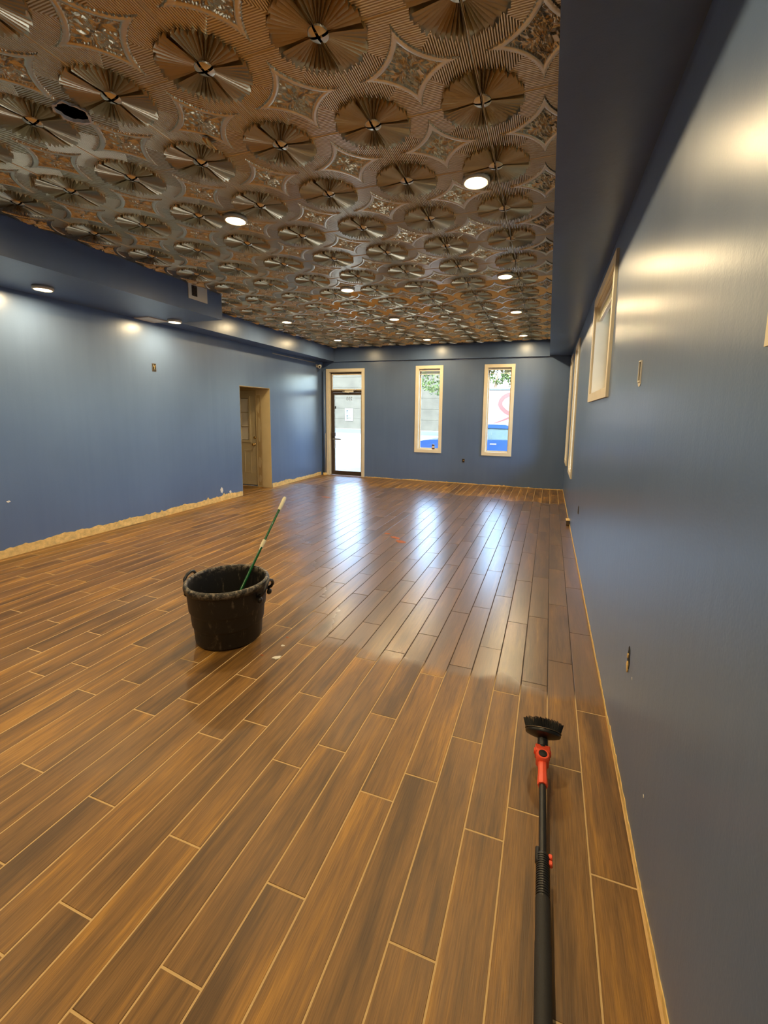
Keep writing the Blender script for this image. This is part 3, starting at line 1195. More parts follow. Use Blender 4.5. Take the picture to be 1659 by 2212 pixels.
# street number on the glass, reading from outside
tc = bpy.data.curves.new('street_number', 'FONT')
tc.body = '233'
tc.size = 0.120
tc.extrude = 0.0008
to = bpy.data.objects.new('street_number', tc)
COL.objects.link(to)
bpy.context.view_layer.update()
tm = bpy.data.meshes.new_from_object(to)
bpy.data.objects.remove(to)
tm.materials.clear()
tm.materials.append(M_ALU)
o = inst('street_number', tm, leaf, (-4.765, YB + 0.0985, 1.955), (math.radians(90), 0, math.radians(180)))

# --- six-lite door in the passage
d2 = empty('door_2')
tag(d2, 'cream six-lite door with brass knob inside the left doorway', 'door', kind='structure')
dx0, dx1, dy = -6.748, -5.945, DOOR_Y1 + 0.020
gx0, gx1, gz0, gz1 = -6.60, -6.108, 0.985, 1.945
px0, px1, pz0, pz1 = -6.29, -6.105, 0.285, 0.795
leaf2 = slab('door_leaf', 'y', dy, dy + 0.045, dx0, dx1, 0.030, 2.072,
             [(gx0, gx1, gz0, gz1)], M_DOORCREAM, d2)
fr2 = slab('glazing_frame', 'y', dy - 0.012, dy - 0.0002, gx0 - 0.02, gx1 + 0.012, gz0 - 0.02, gz1 + 0.012,
           [(gx0 + 0.03, gx1 - 0.03, gz0 + 0.03, gz1 - 0.03)], M_DOORCREAM, leaf2)
for i in range(2):
    for j in range(3):
        a0 = gx0 + 0.03 + (gx1 - gx0 - 0.06) * i / 2
        a1 = gx0 + 0.03 + (gx1 - gx0 - 0.06) * (i + 1) / 2
        b0 = gz0 + 0.03 + (gz1 - gz0 - 0.06) * j / 3
        b1 = gz0 + 0.03 + (gz1 - gz0 - 0.06) * (j + 1) / 3
        MB().box(a0 + 0.008, a1 - 0.008, dy + 0.016, dy + 0.022, b0 + 0.008, b1 - 0.008).build('pane', M_WHITE, leaf2)
for j in (1, 2):
    z = gz0 + 0.03 + (gz1 - gz0 - 0.06) * j / 3
    MB().box(gx0 + 0.03, gx1 - 0.03, dy - 0.004, dy + 0.016, z - 0.009, z + 0.009, 0.002).build('glazing_bar', M_DOORCREAM, leaf2)
MB().box((gx0 + gx1) / 2 - 0.009, (gx0 + gx1) / 2 + 0.009, dy - 0.0035, dy + 0.0155, gz0 + 0.03, gz1 - 0.03, 0.002).build('glazing_bar', M_DOORCREAM, leaf2)
for (a, b) in ((px0, px1), (-6.60, -6.40)):
    slab('panel_moulding', 'y', dy - 0.006, dy - 0.0002, a, b, pz0, pz1, [(a + 0.022, b - 0.022, pz0 + 0.022, pz1 - 0.022)], M_DOORCREAM, leaf2)
R90 = Matrix.Rotation(math.radians(90), 4, 'X')
k = MB().lathe([(0.0, 0.0), (0.030, 0.0), (0.030, 0.006), (0.012, 0.012), (0.012, 0.035), (0.026, 0.045), (0.031, 0.058), (0.024, 0.072), (0.0, 0.076)], 20, (-6.006, dy, 0.925), R90).build('knob', M_BRASS, leaf2, True)
k['label'] = 'brass door knob'
MB().lathe([(0.0, 0.0), (0.030, 0.0), (0.028, 0.010), (0.014, 0.014), (0.0, 0.016)], 20, (-6.004, dy, 1.072), R90).build('deadbolt', M_BRASS, leaf2, True)
slab('door_frame', 'y', DOOR_Y1 - 0.004, DOOR_Y1 + 0.075, -6.790, -5.915, 0.0, 2.120, [(-6.752, -5.941, -0.1, 2.078)], M_CREAMWALL, d2)
MB().box(dx0, dx1, dy + 0.05, dy + 0.06, 0.001, 2.09).build('gap_shade_sheet', M_DARK, d2)  # dark sheet painted for the shade in the gaps round the leaf

# ================================================================== LIGHT FITTINGS
ring_me = None


def downlight(x, y, z, label):
    global ring_me
    e = empty('recessed_downlight', (x, y, z))
    if ring_me is None:
        a = MB().ring([(0.076, 0.014), (0.094, 0.014), (0.095, -0.004), (0.090, -0.016), (0.078, -0.018), (0.074, -0.012)], 40).build('trim_ring', M_RING, e, True)
        b = MB().lathe([(0.0, 0.0), (0.075, 0.0), (0.075, -0.014), (0.0, -0.014)], 32).build('lens', M_LENS, e)
        ring_me = (a.data, b.data)
    else:
        inst('trim_ring', ring_me[0], e)
        inst('lens', ring_me[1], e)
    L = bpy.data.lights.new('downlight_lamp', 'AREA')
    L.shape = 'DISK'
    L.size = 0.146
    L.energy = LAMP_WATTS
    L.color = (1.0, 0.76, 0.42)
    lo = bpy.data.objects.new('downlight_lamp', L)
    COL.objects.link(lo)
    lo.parent = e
    lo.location = (0, 0, -0.0165)
    tag(e, label, 'ceiling light', 'recessed warm downlights')
    return e


ZL = ZC - 0.020
rows = {3.16: 'nearest', 5.29: 'second from the front', 7.10: 'third from the front', 9.20: 'farthest'}
for y, w in rows.items():
    downlight(-0.56, y, ZL, 'lit round ceiling downlight of the row beside the right soffit, ' + w)
for y, w in rows.items():
    downlight(-2.58, y, ZL, 'lit round ceiling downlight of the middle row, ' + w)
downlight(-4.535, 6.83, ZL, 'lit round ceiling downlight just past the stepped left soffit')
downlight(-4.535, 8.80, ZL, 'lit round ceiling downlight nearest the far left corner')
downlight(-5.146, 3.23, ZS - 0.0145, 'lit downlight under the left soffit, nearest the left picture edge')
downlight(-5.146, 4.93, ZS - 0.0145, 'lit downlight under the left soffit beside the ceiling vent')
# the same rows carry on over and behind the viewpoint
for x, y, w in ((-0.56, 1.05, 'above the viewpoint, beside the right soffit'), (-0.56, -1.0, 'behind the viewpoint, beside the right soffit'),
                (-2.58, -0.25, 'behind the viewpoint, middle row'), (-4.10, 0.9, 'behind the viewpoint, left row')):
    downlight(x, y, ZL, 'lit round ceiling downlight ' + w)
downlight(-5.146, 1.5, ZS - 0.0145, 'lit downlight under the left soffit, out of the picture')

# ================================================================== WALL FITTINGS
# vent on the left soffit face
v = empty('fascia_vent', (XF1, 4.65, 3.17))
tag(v, 'square cream vent plate with dark grille on the left soffit face', 'vent')
slab('plate', 'x', 0.0, 0.010, -0.160, 0.160, -0.095, 0.095, [(-0.108, -0.012, -0.052, 0.082)], M_WHITE, v)
MB().box(0.0005, 0.002, -0.108, -0.012, -0.052, 0.082).build('grille_back', M_DARK, v)  # dark sheet on the soffit face for the shade behind the louvres
for i in range(8):
    z = -0.044 + i * 0.017
    MB().box(0.002, 0.008, -0.107, -0.013, z - 0.002, z + 0.002).build('louvre', M_METALBOX, v)
MB().box(0.002, 0.009, -0.062, -0.058, -0.052, 0.082).build('grille_bar', M_METALBOX, v)

v = empty('soffit_register', (-5.425, 4.79, ZS))
tag(v, 'flat white two-panel air register under the left soffit', 'vent')
slab('plate', 'z', -0.012, 0.0, -0.135, 0.135, -0.165, 0.165, [(-0.11, 0.11, -0.145, -0.010), (-0.11, 0.11, 0.010, 0.145)], M_WHITE, v)
MB().box(-0.11, 0.11, -0.145, -0.010, -0.010, -0.004).build('flap', M_WHITE, v)
MB().box(-0.11, 0.11, 0.010, 0.145, -0.008, -0.003).build('flap', M_WHITE, v)


def wall_box(name, loc, axis, face, w, h, label, cat, inner=M_DARK, plate=M_METALBOX, cream=True):
    """open electrical box: rim, flat sheet painted dark for inner shade, device"""
    e = empty(name, loc)
    rot = {('x', 1): 0, ('x', -1): math.pi, ('y', -1): -math.pi / 2}[(axis, face)]
    e.rotation_euler = (0, 0, rot)
    t = 0.006
    slab('box_rim', 'x', 0.0, 0.006, -w / 2, w / 2, -h / 2, h / 2, [(-w / 2 + t, w / 2 - t, -h / 2 + t, h / 2 - t)], plate, e)
    MB().box(0.0005, 0.0015, -w / 2 + t, w / 2 - t, -h / 2 + t, h / 2 - t).build('box_shade_sheet', inner, e)  # no recess: dark sheet on the wall stands for the box's shade
    tag(e, label, cat)
    return e


e = wall_box('junction_box', (XL, 4.915, 2.268), 'x', 1, 0.066, 0.115, 'small open electrical box high on the left wall', 'electrical box')
MB().tube([(0.003, -0.02, -0.04), (0.012, 0.0, 0.0), (0.004, 0.015, 0.035)], 0.004, 8).build('wire', M_BRASS, e)
MB().tube([(0.003, 0.012, -0.035), (0.010, -0.008, 0.01), (0.004, -0.012, 0.04)], 0.003, 8).build('wire', M_IVORY, e)
e = wall_box('switch_cutout', (XR, 2.32, 1.868), 'x', -1, 0.055, 0.100, 'tall dark switch cut-out in the right wall by the high window', 'wall cut-out', plate=M_CHIP)
n = 12
MB().prism([(0.034 * math.cos(t) * (1 + .2 * math.sin(3 * t)), -0.058 + 0.014 * math.sin(t)) for t in np.linspace(0, 2 * math.pi, n, endpoint=False)], 'x', 0.0, 0.002).build('chipped_edge', M_CHIP, e)
e = wall_box('outlet_box', (-1.831, YB, 0.553), 'y', -1, 0.060, 0.085, 'bare outlet box low on the end wall between the two windows', 'electrical box')
MB().lathe([(0.0, 0.0), (0.020, 0.0), (0.016, 0.012), (0.0, 0.014)], 14, (0.002, 0.006, 0.004), Matrix.Rotation(math.radians(90), 4, 'Y')).build('device', M_BRASS, e)
# ragged hole low in the right wall
e = empty('ragged_wall_hole', (XR, 2.015, 0.582))
tag(e, 'ragged hole with torn plaster low in the near right wall', 'wall hole')
rr = random.Random(9)
poly = []
for i in range(18):
    t = 2 * math.pi * i / 18
    poly.append((0.026 * math.cos(t) * rr.uniform(.7, 1.2), 0.058 * math.sin(t) * rr.uniform(.85, 1.1)))
MB().prism(poly, 'x', -0.0015, 0.0).build('hole_shade_sheet', M_DARK, e)  # dark plate on the wall face, painted for the shade in the hole
for (a, b, s) in ((0.0, -0.032, 0.020), (0.004, 0.012, 0.012), (-0.006, -0.052, 0.010)):
    poly = [(a + s * math.cos(t) * rr.uniform(.6, 1.1) * 0.7, b + s * math.sin(t) * rr.uniform(.8, 1.2)) for t in np.linspace(0, 2 * math.pi, 9, endpoint=False)]
    MB().prism(poly, 'x', -0.006, -0.0015).build('torn_plaster', M_BARE, e)
e = wall_box('outlet_slot', (XR, 5.31, 0.555), 'x', -1, 0.055, 0.09, 'narrow dark outlet slot low on the right wall, far half', 'electrical box')
# junction stub at the foot of the right wall
e = empty('floor_stub_box', (XR - 0.03, 6.83, 0.0))
tag(e, 'small brown metal box standing at the foot of the right wall', 'electrical box')
MB().box(-0.022, 0.028, -0.075, 0.075, 0.006, 0.074, 0.004).build('body', M_METALBOX, e)
MB().box(-0.024, 0.030, -0.077, 0.077, 0.0745, 0.080, 0.002).build('cap', M_BARE, e)
MB().box(-0.018, 0.020, -0.07, 0.07, 0.0, 0.0055).build('foot', M_DARK, e)

# pipe chase in the far left corner, its foot and the camera on top
p = empty('corner_pipe', (XL + 0.075, YB - 0.055, 0))
tag(p, 'blue painted pipe standing in the far left corner', 'pipe')
MB().lathe([(0.034, 0.0), (0.034, 2.700)], 20).build('pipe', M_PAINT, p, True)
MB().ring([(0.034, 0.0), (0.050, 0.0), (0.052, 0.035), (0.040, 0.060), (0.034, 0.060)], 20).build('foot_collar', M_BARE, p)
MB().tube([(0.040, -0.02, 0.03), (0.046, -0.025, 0.4), (0.038, -0.028, 0.8), (0.046, -0.024, 1.1)], 0.004, 6).build('cable', M_CREAM, p)
e = empty('security_camera', (XL + 0.003, 9.66, 2.79))
tag(e, 'small white security camera high in the far left corner', 'security camera')
MB().box(0.0, 0.030, -0.05, 0.05, -0.035, 0.035, 0.006).build('mount', M_WHITE, e)
MB().tube([(0.030, 0, 0.0), (0.075, -0.01, 0.0)], 0.020, 12).build('arm', M_WHITE, e)
Mx = Matrix.Rotation(math.radians(115), 4, 'X') @ Matrix.Identity(4)
q = Vector((0.45, -1.0, -0.35)).to_track_quat('Z', 'Y').to_matrix().to_4x4()
h = MB().lathe([(0.0, -0.06), (0.036, -0.06), (0.042, -0.045), (0.042, 0.055), (0.038, 0.062), (0.0, 0.062)], 20, (0.100, -0.02, -0.012), q).build('housing', M_WHITE, e, False)
autosmooth(h)
MB().lathe([(0.0, 0.0622), (0.026, 0.0622), (0.020, 0.066), (0.0, 0.067)], 16, (0.100, -0.02, -0.012), q).build('camera_lens', M_BLACK, e)
o = MB().box(XL, XL + 0.014, 7.82, 9.58, 2.850, 2.872, 0.003).build('cable_raceway', M_ALU)
tag(o, 'thin pale cable raceway under the soffit at the far end of the left wall', 'raceway')
o = MB().tube([(-3.93, 9.80, ZC), (-3.93, 9.80, 3.225), (-3.915, 9.79, 3.20), (-3.90, 9.79, 3.215)], 0.004, 6).build('dangling_ceiling_wire', M_IVORY)
tag(o, 'short loose wire dangling from the tin ceiling near the end wall', 'wire')
# drink can on the sill
e = empty('sill_can', (-2.590, YB + 0.055, W1[2] + 0.018))
tag(e, 'small dark red drink can on the end wall window sill', 'can')
autosmooth(MB().lathe([(0.0, 0.0), (0.026, 0.0), (0.033, 0.008), (0.033, 0.106), (0.027, 0.118), (0.0, 0.116)], 24).build('body', M_CAN, e))
autosmooth(MB().lathe([(0.0, 0.1185), (0.0265, 0.1185), (0.0265, 0.121), (0.0, 0.120)], 24).build('lid', M_ALU, e))
o = MB().ring([(0.0332, 0.035), (0.0337, 0.035), (0.0337, 0.078), (0.0332, 0.078)], 24).build('label_band', M_CREAM, e)

# ================================================================== BUCKET AND POLE
BX, BY = -2.14, 2.40
bk = empty('rubber_bucket', (BX, BY, 0))
tag(bk, 'large black rubber bucket smeared with dried plaster on the floor', 'bucket')
prof = [(0.0, 0.0), (0.205, 0.0), (0.222, 0.008), (0.229, 0.022), (0.2365, 0.125), (0.2385, 0.130), (0.2455, 0.140), (0.247, 0.150), (0.2535, 0.232), (0.2550, 0.238), (0.2625, 0.250), (0.264, 0.258),
        (0.272, 0.372), (0.274, 0.392), (0.282, 0.396), (0.290, 0.404), (0.293, 0.420), (0.290, 0.436), (0.281, 0.445), (0.270, 0.446), (0.264, 0.440), (0.262, 0.425),
        (0.250, 0.260), (0.238, 0.130), (0.221, 0.026), (0.200, 0.018), (0.0, 0.018)]
b = MB().lathe(prof, 72).build('body', M_BUCKET, bk)
autosmooth(b, 50)
for ang, up in ((188, True), (12, False)):
    a = math.radians(ang)
    c, s = math.cos(a), math.sin(a)
    def P(r, t, z):
        return (c * r - s * t, s * r + c * t, z)
    if up:
        pts = [P(0.262, -0.070, 0.36), P(0.298, -0.068, 0.392), P(0.306, -0.060, 0.43), P(0.302, -0.036, 0.458), P(0.298, 0.0, 0.468), P(0.302, 0.036, 0.458), P(0.306, 0.060, 0.43), P(0.298, 0.068, 0.392), P(0.262, 0.070, 0.36)]
    else:
        pts = [P(0.262, -0.075, 0.355), P(0.300, -0.074, 0.372), P(0.316, -0.068, 0.400), P(0.319, -0.045, 0.430), P(0.314, 0.0, 0.452), P(0.319, 0.045, 0.430), P(0.316, 0.068, 0.400), P(0.300, 0.074, 0.372), P(0.262, 0.075, 0.355)]
    h = MB().tube(pts, 0.011, 10).build('rope_handle', M_BLACK, bk, True)
    for t in (-0.075, 0.075):
        kq = Vector(P(1, 0, 0.0)).to_track_quat('Z', 'Y').to_matrix().to_4x4()
        MB().lathe([(0.0, 0.0), (0.020, 0.003), (0.023, 0.014), (0.016, 0.026), (0.0, 0.030)], 12, P(0.270, t, 0.330), kq).build('rope_knot', M_BLACK, h, True)

A = Vector((-2.16, 2.32, 0.04))
B = Vector((-2.07, 3.04, 0.93))
A = A + Vector((0, 0, 0))
pole = empty('telescopic_mop_pole', A)
tag(pole, 'green telescopic mop pole with ivory grip leaning in the black bucket', 'mop pole')
D = (B - A)
Lp_ = D.length
q = D.to_track_quat('Z', 'Y').to_matrix().to_4x4()
def along(prof, name, mat, n=16):
    o = MB().lathe(prof, n, (0, 0, 0), q).build(name, mat, pole)
    return autosmooth(o)
along([(0.0, 0.0), (0.0105, 0.0), (0.0105, Lp_ * 0.600), (0.0, Lp_ * 0.600)], 'lower_tube', M_GREEN)
along([(0.0, Lp_ * 0.600), (0.015, Lp_ * 0.600), (0.0155, Lp_ * 0.605), (0.0150, Lp_ * 0.655), (0.0, Lp_ * 0.656)], 'locking_collar', M_IVORY)
along([(0.0, Lp_ * 0.656), (0.0090, Lp_ * 0.656), (0.0090, Lp_ * 0.905), (0.0, Lp_ * 0.905)], 'upper_tube', M_GREEN)
along([(0.0, Lp_ * 0.895), (0.0140, Lp_ * 0.895), (0.0150, Lp_ * 0.93), (0.0155, Lp_ * 0.985), (0.012, Lp_), (0.0, Lp_ * 1.002)], 'hand_grip', M_IVORY)

# ================================================================== SCRUB BRUSH ON ITS POLE
T0 = Vector((0.088, 0.50, 0.030))
T1 = Vector((0.063, 2.05, 0.112))
TD = (T1 - T0)
TL = TD.length
tq = TD.to_track_quat('Z', 'Y').to_matrix().to_4x4()
# local frame: z along the pole, x to the right, y up
zax = TD.normalized()
xax = Vector((1, 0, 0)) - zax * zax.x
xax.normalize()
yax = zax.cross(xax)
if yax.z < 0:
    yax = -yax
    xax = yax.cross(zax)
TM = Matrix(((xax.x, yax.x, zax.x), (xax.y, yax.y, zax.y), (xax.z, yax.z, zax.z))).to_4x4()
sb = empty('power_scrubber', T0)
tag(sb, 'long black pole scrubber with orange joint and round bristle brush on the floor', 'scrub brush')


def sbp(mb, name, mat, par=None, smooth=True):
    v = [tuple(TM @ Vector(p)) for p in mb.v]
    m2 = MB().add(v, mb.f)
    o = m2.build(name, mat, par or sb)
    if smooth:
        autosmooth(o, 42)
    return o


def s_at(py):
    """distance along the pole for an image height"""
    lo, hi = 0.0, TL + 0.3
    for _ in range(40):
        m_ = (lo + hi) / 2
        w = T0 + zax * m_
        if project(*w)[1] > py:
            lo = m_
        else:
            hi = m_
    return lo


s_grip, s_col, s_j0, s_j1, s_hd = s_at(1945), s_at(1850), s_at(1698), s_at(1618), s_at(1590)
sbp(MB().lathe([(0.0, -0.25), (0.0245, -0.25), (0.0245, s_grip - 0.12), (0.0235, s_grip - 0.115), (0.0240, s_grip), (0.0, s_grip)], 24), 'foam_grip', M_FOAM)
pr = [(0.0, s_grip)]
n = 18
for i in range(n):
    t = s_grip + (s_col - s_grip) * i / n
    t2 = s_grip + (s_col - s_grip) * (i + 0.6) / n
    pr += [(0.0235, t), (0.0235, t2), (0.0215, t2), (0.0215, s_grip + (s_col - s_grip) * (i + 1) / n)]
pr += [(0.0185, s_col + 0.006), (0.0, s_col + 0.006)]
col = sbp(MB().lathe(pr, 24), 'ribbed_collar', M_BLACK)
sbp(MB().box(0.010, 0.0265, -0.012, 0.014, s_col - 0.032, s_col + 0.026, 0.006), 'release_latch', M_BLACK)
for k_ in (0, 1):
    sbp(MB().box(-0.0330, -0.0195, -0.006, 0.012, s_col - 0.030 + k_ * 0.022, s_col - 0.013 + k_ * 0.022, 0.003), 'orange_button', M_ORANGE)
sbp(MB().lathe([(0.0, s_col), (0.0145, s_col), (0.0145, s_j0 + 0.01), (0.0, s_j0 + 0.01)], 20), 'extension_tube', M_BLACK)
# orange joint: octagonal sleeve, pivot barrel, fork
dj = s_j1 - s_j0
sleeve = MB().lathe([(0.0, s_j0), (0.0205, s_j0), (0.0225, s_j0 + 0.012), (0.0195, s_j0 + dj * 0.30), (0.0195, s_j0 + dj * 0.62), (0.0, s_j0 + dj * 0.62)], 8)
sbp(sleeve, 'orange_sleeve', M_ORANGE, smooth=False)
barrel = MB().lathe([(0.0, -0.031), (0.026, -0.031), (0.029, -0.027), (0.029, 0.027), (0.026, 0.031), (0.0, 0.031)], 24, (0, 0.0, s_j0 + dj * 0.70), Matrix.Rotation(math.radians(90), 4, 'X'))
sbp(barrel, 'pivot_barrel', M_ORANGE)
sbp(MB().lathe([(0.0, 0.0), (0.019, 0.0), (0.018, 0.003), (0.0, 0.004)], 20, (0, 0.0312, s_j0 + dj * 0.70), Matrix.Rotation(math.radians(-90), 4, 'X')), 'pivot_cap', M_BLACK)
sbp(MB().box(-0.033, 0.033, -0.026, 0.026, s_j0 + dj * 0.80, s_j1, 0.004), 'fork', M_ORANGE)
sbp(MB().box(-0.038, 0.038, -0.012, 0.012, s_j1 - 0.030, s_j1 - 0.010, 0.003), 'fork_lug', M_ORANGE)
# neck and brush, turned up a little on the joint
TILT = math.radians(39)
Rt = Matrix.Rotation(-TILT, 4, 'X')
neck_o = Vector((0, 0, s_j1))


def headp(mb, name, mat, par=None):
    v = [tuple(neck_o + (Rt @ Vector(p))) for p in mb.v]
    return sbp(MB().add(v, mb.f), name, mat, par)


headp(MB().lathe([(0.0, -0.006), (0.0275, -0.006), (0.0285, 0.010), (0.0240, 0.014), (0.0235, 0.046), (0.0, 0.046)], 20), 'neck', M_BLACK)
plate = headp(MB().lathe([(0.0, 0.042), (0.030, 0.044), (0.062, 0.052), (0.078, 0.058), (0.081, 0.064), (0.079, 0.072), (0.0, 0.074)], 40), 'brush_plate', M_BLACK)
headp(MB().ring([(0.079, 0.0725), (0.083, 0.0725), (0.083, 0.0755), (0.079, 0.0755)], 40), 'grey_rim_line', M_METALBOX, plate)
br = MB()
rr = random.Random(21)
for ringi, (rad, cnt) in enumerate(((0.077, 120), (0.071, 105), (0.063, 80), (0.050, 55), (0.034, 34))):
    for i in range(cnt):
        a = 2 * math.pi * (i + rr.random() * 0.7) / cnt
        fl = 0.34 * rad / 0.077
        ln = rr.uniform(0.036, 0.043)
        dx, dyv = math.cos(a), math.sin(a)
        p0 = Vector((dx * rad, dyv * rad, 0.073))
        p1 = Vector((dx * (rad + fl * ln), dyv * (rad + fl * ln), 0.073 + ln))
        tx = Vector((-dyv, dx, 0)) * 0.0022
        ux = Vector((dx, dyv, 0)) * 0.0020
        vv = [p0 - tx, p0 + tx, p0 + ux, p1 - tx * 0.7, p1 + tx * 0.7, p1 + ux * 0.7]
        br.add(vv, [(0, 1, 4, 3), (1, 2, 5, 4), (2, 0, 3, 5), (3, 4, 5), (0, 2, 1)])
o = headp(br, 'bristles', M_BRISTLE)
o['kind'] = 'stuff'

# ================================================================== BITS ON THE FLOOR


def blob(name, cx, cy, rx, ry, h, mat, seed, label, cat, rot=0.0, group=None):
    r = random.Random(seed)
    n = 14
    v, f = [], []
    ph = [r.uniform(.72, 1.15) for _ in range(n)]
    for lev, (s, z) in enumerate(((1.0, 0.0), (0.9, h * 0.7), (0.45, h))):
        for i in range(n):
            t = 2 * math.pi * i / n
            px_, py_ = rx * ph[i] * s * math.cos(t), ry * ph[i] * s * math.sin(t)
            v.append((px_ * math.cos(rot) - py_ * math.sin(rot), px_ * math.sin(rot) + py_ * math.cos(rot), z * r.uniform(.8, 1.1)))
    for lev in range(2):
        for i in range(n):
            a, b = lev * n + i, lev * n + (i + 1) % n
            f.append((a, b, b + n, a + n))
    f.append(tuple(2 * n + i for i in range(n)))
    o = mesh_obj(name, v, f, mat)
    bm_fix(o.data)
    o.location = (cx, cy, 0.0006)
    tag(o, label, cat, group)
    return o


blob('plaster_chip', -1.641, 2.274, 0.034, 0.020, 0.005, M_CHIP, 1, 'largest white plaster chip on the floor right of the bucket', 'chip', 0.6)
blob('plaster_chip', -1.690, 2.415, 0.014, 0.011, 0.003, M_CHIP, 2, 'small pale chip behind the largest white chip beside the bucket', 'chip', 0.2)
blob('mud_spot', -1.754, 2.265, 0.013, 0.010, 0.002, M_MUD, 3, 'tiny rusty spot between the bucket and the largest white chip', 'mud spot')
blob('mud_spot', -1.724, 2.523, 0.013, 0.010, 0.002, M_MUD, 8, 'tiny rusty spot level with the back of the bucket', 'mud spot')
blob('mud_spot', -1.700, 5.055, 0.085, 0.055, 0.003, M_MUD, 4, 'largest red-brown mud patch of the trail on the wet floor', 'mud spot', -0.4)
blob('mud_spot', -1.835, 5.195, 0.085, 0.035, 0.003, M_MUD, 5, 'middle red-brown mud patch of the trail on the wet floor', 'mud spot', -0.5)
blob('mud_spot', -2.000, 5.340, 0.050, 0.030, 0.003, M_MUD, 6, 'farthest red-brown mud patch of the trail on the wet floor', 'mud spot', -0.2)
blob('mud_spot', -4.006, 7.248, 0.110, 0.040, 0.002, M_MUD, 7, 'flat brown mud patch on the floor before the glass door', 'mud spot', 0.1)

# ================================================================== OUTSIDE, AS SEEN THROUGH THE GLASS
bd = empty('street_building', (-28, 42, -0.14))
tag(bd, 'pale cream block building across the road beyond the glass door', 'building')
BW0, BW1 = -32.0, 21.0
wins = [(BW0 + 8.6 + i * 4.2, BW0 + 9.9 + i * 4.2, 1.5, 3.3) for i in range(2)] + [(7.35, 8.05, 0.95, 2.05)]
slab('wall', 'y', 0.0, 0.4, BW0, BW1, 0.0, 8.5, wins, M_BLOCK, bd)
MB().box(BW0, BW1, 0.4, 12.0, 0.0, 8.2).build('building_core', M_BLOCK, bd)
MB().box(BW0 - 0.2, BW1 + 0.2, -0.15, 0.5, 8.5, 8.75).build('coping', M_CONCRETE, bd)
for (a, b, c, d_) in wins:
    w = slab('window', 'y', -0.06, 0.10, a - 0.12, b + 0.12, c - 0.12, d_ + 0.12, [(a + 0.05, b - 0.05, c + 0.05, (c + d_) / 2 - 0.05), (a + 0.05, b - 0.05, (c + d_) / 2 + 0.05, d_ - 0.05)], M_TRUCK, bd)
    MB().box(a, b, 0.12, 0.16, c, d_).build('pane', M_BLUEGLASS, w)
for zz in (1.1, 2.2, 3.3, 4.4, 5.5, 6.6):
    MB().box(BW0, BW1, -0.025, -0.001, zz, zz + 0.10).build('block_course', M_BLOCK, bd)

tk = empty('box_truck', (0, 24.0, -0.14))
tag(tk, 'white box truck with a curling red ribbon stripe outside the end wall', 'truck')
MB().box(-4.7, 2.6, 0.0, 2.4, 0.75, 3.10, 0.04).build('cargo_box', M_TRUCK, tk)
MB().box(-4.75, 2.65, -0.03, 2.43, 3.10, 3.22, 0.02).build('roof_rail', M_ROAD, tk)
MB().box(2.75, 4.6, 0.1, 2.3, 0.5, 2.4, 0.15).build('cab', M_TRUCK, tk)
MB().box(-4.5, 4.5, 0.3, 2.1, 0.45, 0.72).build('chassis', M_BLACK, tk)
for x in (-3.4, 3.6):
    for y in (0.0, 2.1):
        MB().lathe([(0.0, -0.13), (0.36, -0.13), (0.42, -0.08), (0.42, 0.08), (0.36, 0.13), (0.0, 0.13)], 24, (x, y + 0.15, 0.42), R90).build('wheel', M_TYRE, tk)
# ribbon: flat printed stroke on the box side
key = [(-1.50, 2.84), (-1.83, 2.86), (-2.09, 2.84), (-2.33, 2.71), (-2.47, 2.51), (-2.51, 2.31), (-2.40, 2.12), (-2.20, 1.94), (-1.97, 1.82), (-1.77, 1.75), (-1.40, 1.66)]
cp = []
for i in range(len(key) - 1):
    for t in np.linspace(0, 1, 5, endpoint=False):
        cp.append((key[i][0] + (key[i + 1][0] - key[i][0]) * t, key[i][1] + (key[i + 1][1] - key[i][1]) * t, 0.115))
v, f = [], []
for i, (x, z, w) in enumerate(cp):
    j = min(i + 1, len(cp) - 1); k_ = max(i - 1, 0)
    tx, tz = cp[j][0] - cp[k_][0], cp[j][1] - cp[k_][1]
    l = math.hypot(tx, tz) or 1
    v += [(x - tz / l * w, -0.006, z + tx / l * w), (x + tz / l * w, -0.006, z - tx / l * w), (x + tz / l * w, -0.001, z - tx / l * w), (x - tz / l * w, -0.001, z + tx / l * w)]
for i in range(len(cp) - 1):
    a = i * 4
    f += [(a, a + 1, a + 5, a + 4), (a + 2, a + 3, a + 7, a + 6), (a + 1, a + 2, a + 6, a + 5), (a + 3, a, a + 4, a + 7)]
mesh_obj('red_ribbon', v, f, M_RED, tk)['label'] = 'curling red ribbon stripe'
v2 = []
for i in range(16):
    s = i / 15
    x, z, w = -2.90 + 1.5 * s, 1.26 + 0.62 * s ** 1.15, 0.02 + 0.075 * s
    v2.append((x, z, w))
v, f = [], []
for (x, z, w) in v2:
    v += [(x, -0.006, z + w), (x, -0.006, z - w), (x, -0.001, z - w), (x, -0.001, z + w)]
for i in range(15):
    a = i * 4
    f += [(a, a + 1, a + 5, a + 4), (a + 2, a + 3, a + 7, a + 6), (a + 1, a + 2, a + 6, a + 5), (a + 3, a, a + 4, a + 7)]
mesh_obj('red_ribbon_tail', v, f, M_RED, tk)

car = empty('blue_car', (-2.3, 13.6, -0.14))
tag(car, 'blue car parked just outside the two end wall windows', 'car')
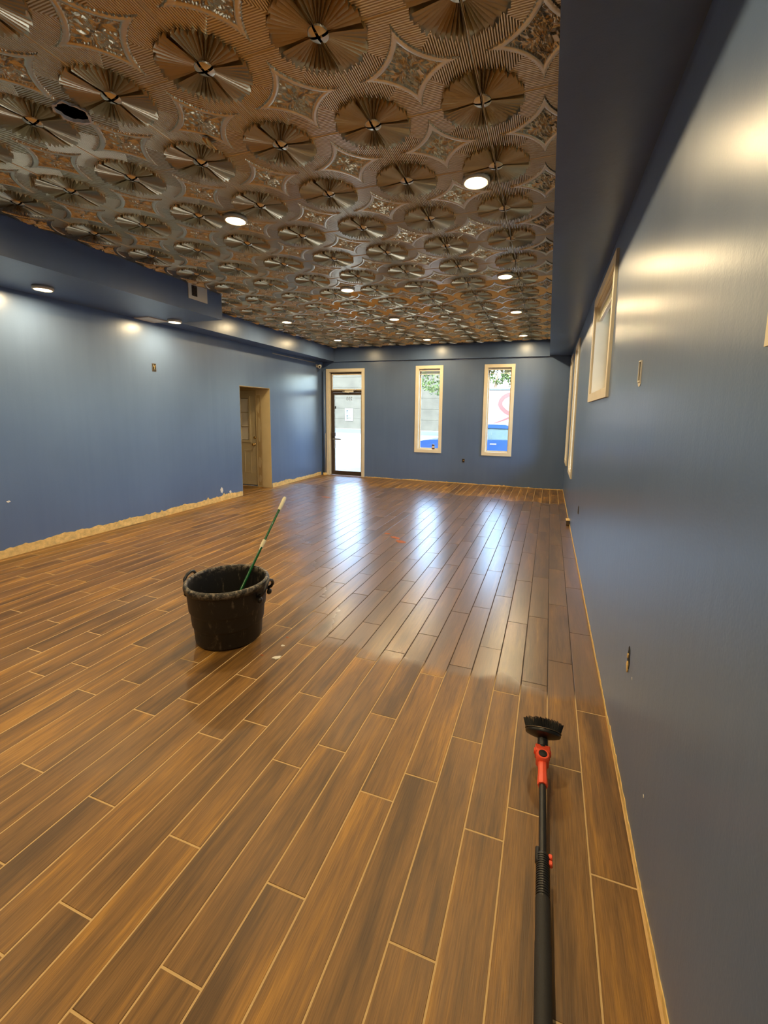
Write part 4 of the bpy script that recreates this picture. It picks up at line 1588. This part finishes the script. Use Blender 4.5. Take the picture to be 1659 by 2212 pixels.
# side profile (x along length, front to the left)
body = [(-2.15, 0.30), (-2.18, 0.62), (-2.05, 0.80), (-1.55, 0.90), (-0.85, 0.97), (1.75, 1.00), (2.10, 0.92), (2.16, 0.60), (2.12, 0.30)]
autosmooth(MB().prism(body, 'y', 0.0, 1.75).build('body', M_CARBLUE, car))
cab = [(-0.80, 0.972), (-0.18, 1.40), (0.25, 1.46), (1.05, 1.45), (1.45, 1.35), (1.95, 1.005)]
MB().prism([(-0.20, 1.375), (-0.12, 1.44), (0.25, 1.475), (1.05, 1.465), (1.42, 1.37), (1.38, 1.34)], 'y', 0.16, 1.59).build('roof', M_CARBLUE, car)
MB().prism(cab, 'y', 0.20, 1.55).build('cabin_glass', M_CARGLASS, car)
for (a, b) in (((-0.80, 0.98), (-0.20, 1.38)), ((0.50, 0.98), (0.48, 1.42)), ((1.36, 0.99), (1.30, 1.38)), ((1.90, 1.0), (1.38, 1.36))):
    MB().tube([(a[0], 0.185, a[1]), (b[0], 0.185, b[1])], 0.035, 6).build('pillar', M_CARBLUE, car)
for x in (-1.35, 1.30):
    for y in (0.10, 1.65):
        wq = MB().lathe([(0.0, -0.10), (0.26, -0.10), (0.32, -0.06), (0.32, 0.06), (0.26, 0.10), (0.0, 0.10)], 24, (x, y, 0.32), R90).build('wheel', M_TYRE, car)
        MB().lathe([(0.0, -0.108), (0.19, -0.108), (0.20, -0.1005), (0.0, -0.1005)], 16, (x, y, 0.32), R90).build('hub_cap', M_ALU, wq)
MB().box(-2.16, -1.95, -0.015, 0.10, 0.58, 0.72, 0.02).build('headlamp', M_WHITE, car)
MB().box(0.62, 0.82, -0.012, -0.001, 0.84, 0.88).build('door_handle', M_ALU, car)
MB().box(-0.62, -0.42, -0.12, -0.001, 0.98, 1.10, 0.02).build('wing_mirror', M_CARBLUE, car)

trr = empty('street_tree', (-3.6, 31.0, -0.14))
tag(trr, 'leafy green tree rising behind the white truck', 'tree')
MB().tube([(0, 0, 0), (0.05, 0, 1.5), (-0.1, 0.1, 3.0), (0.1, 0, 4.6)], [0.26, 0.20, 0.16, 0.06], 10).build('trunk', M_BARK, trr, True)
rs2 = np.random.RandomState(3)
lv, lf = [], []
for i in range(5200):
    c0 = rs2.normal(size=3)
    c0 /= np.linalg.norm(c0)
    rad = rs2.uniform(0.55, 1.0) ** 0.5
    ctr = ((0, 0, 5.2), (-2.0, 0.3, 4.5), (2.0, -0.2, 4.7), (0.6, 0.4, 6.6), (-4.0, 0, 4.4), (3.8, 0.2, 4.5))[i % 6]
    p = np.array(ctr) + c0 * rad * np.array((1.7, 1.3, 1.35))
    a = rs2.normal(size=3); a /= np.linalg.norm(a)
    bb = np.cross(a, rs2.normal(size=3)); bb /= np.linalg.norm(bb)
    s = rs2.uniform(0.09, 0.17)
    n = len(lv)
    lv += [tuple(p - a * s), tuple(p + bb * s * 0.5), tuple(p + a * s), tuple(p - bb * s * 0.5)]
    lf.append((n, n + 1, n + 2, n + 3))
o = mesh_obj('foliage', lv, lf, M_LEAF, trr)
tag(o, kind='stuff')
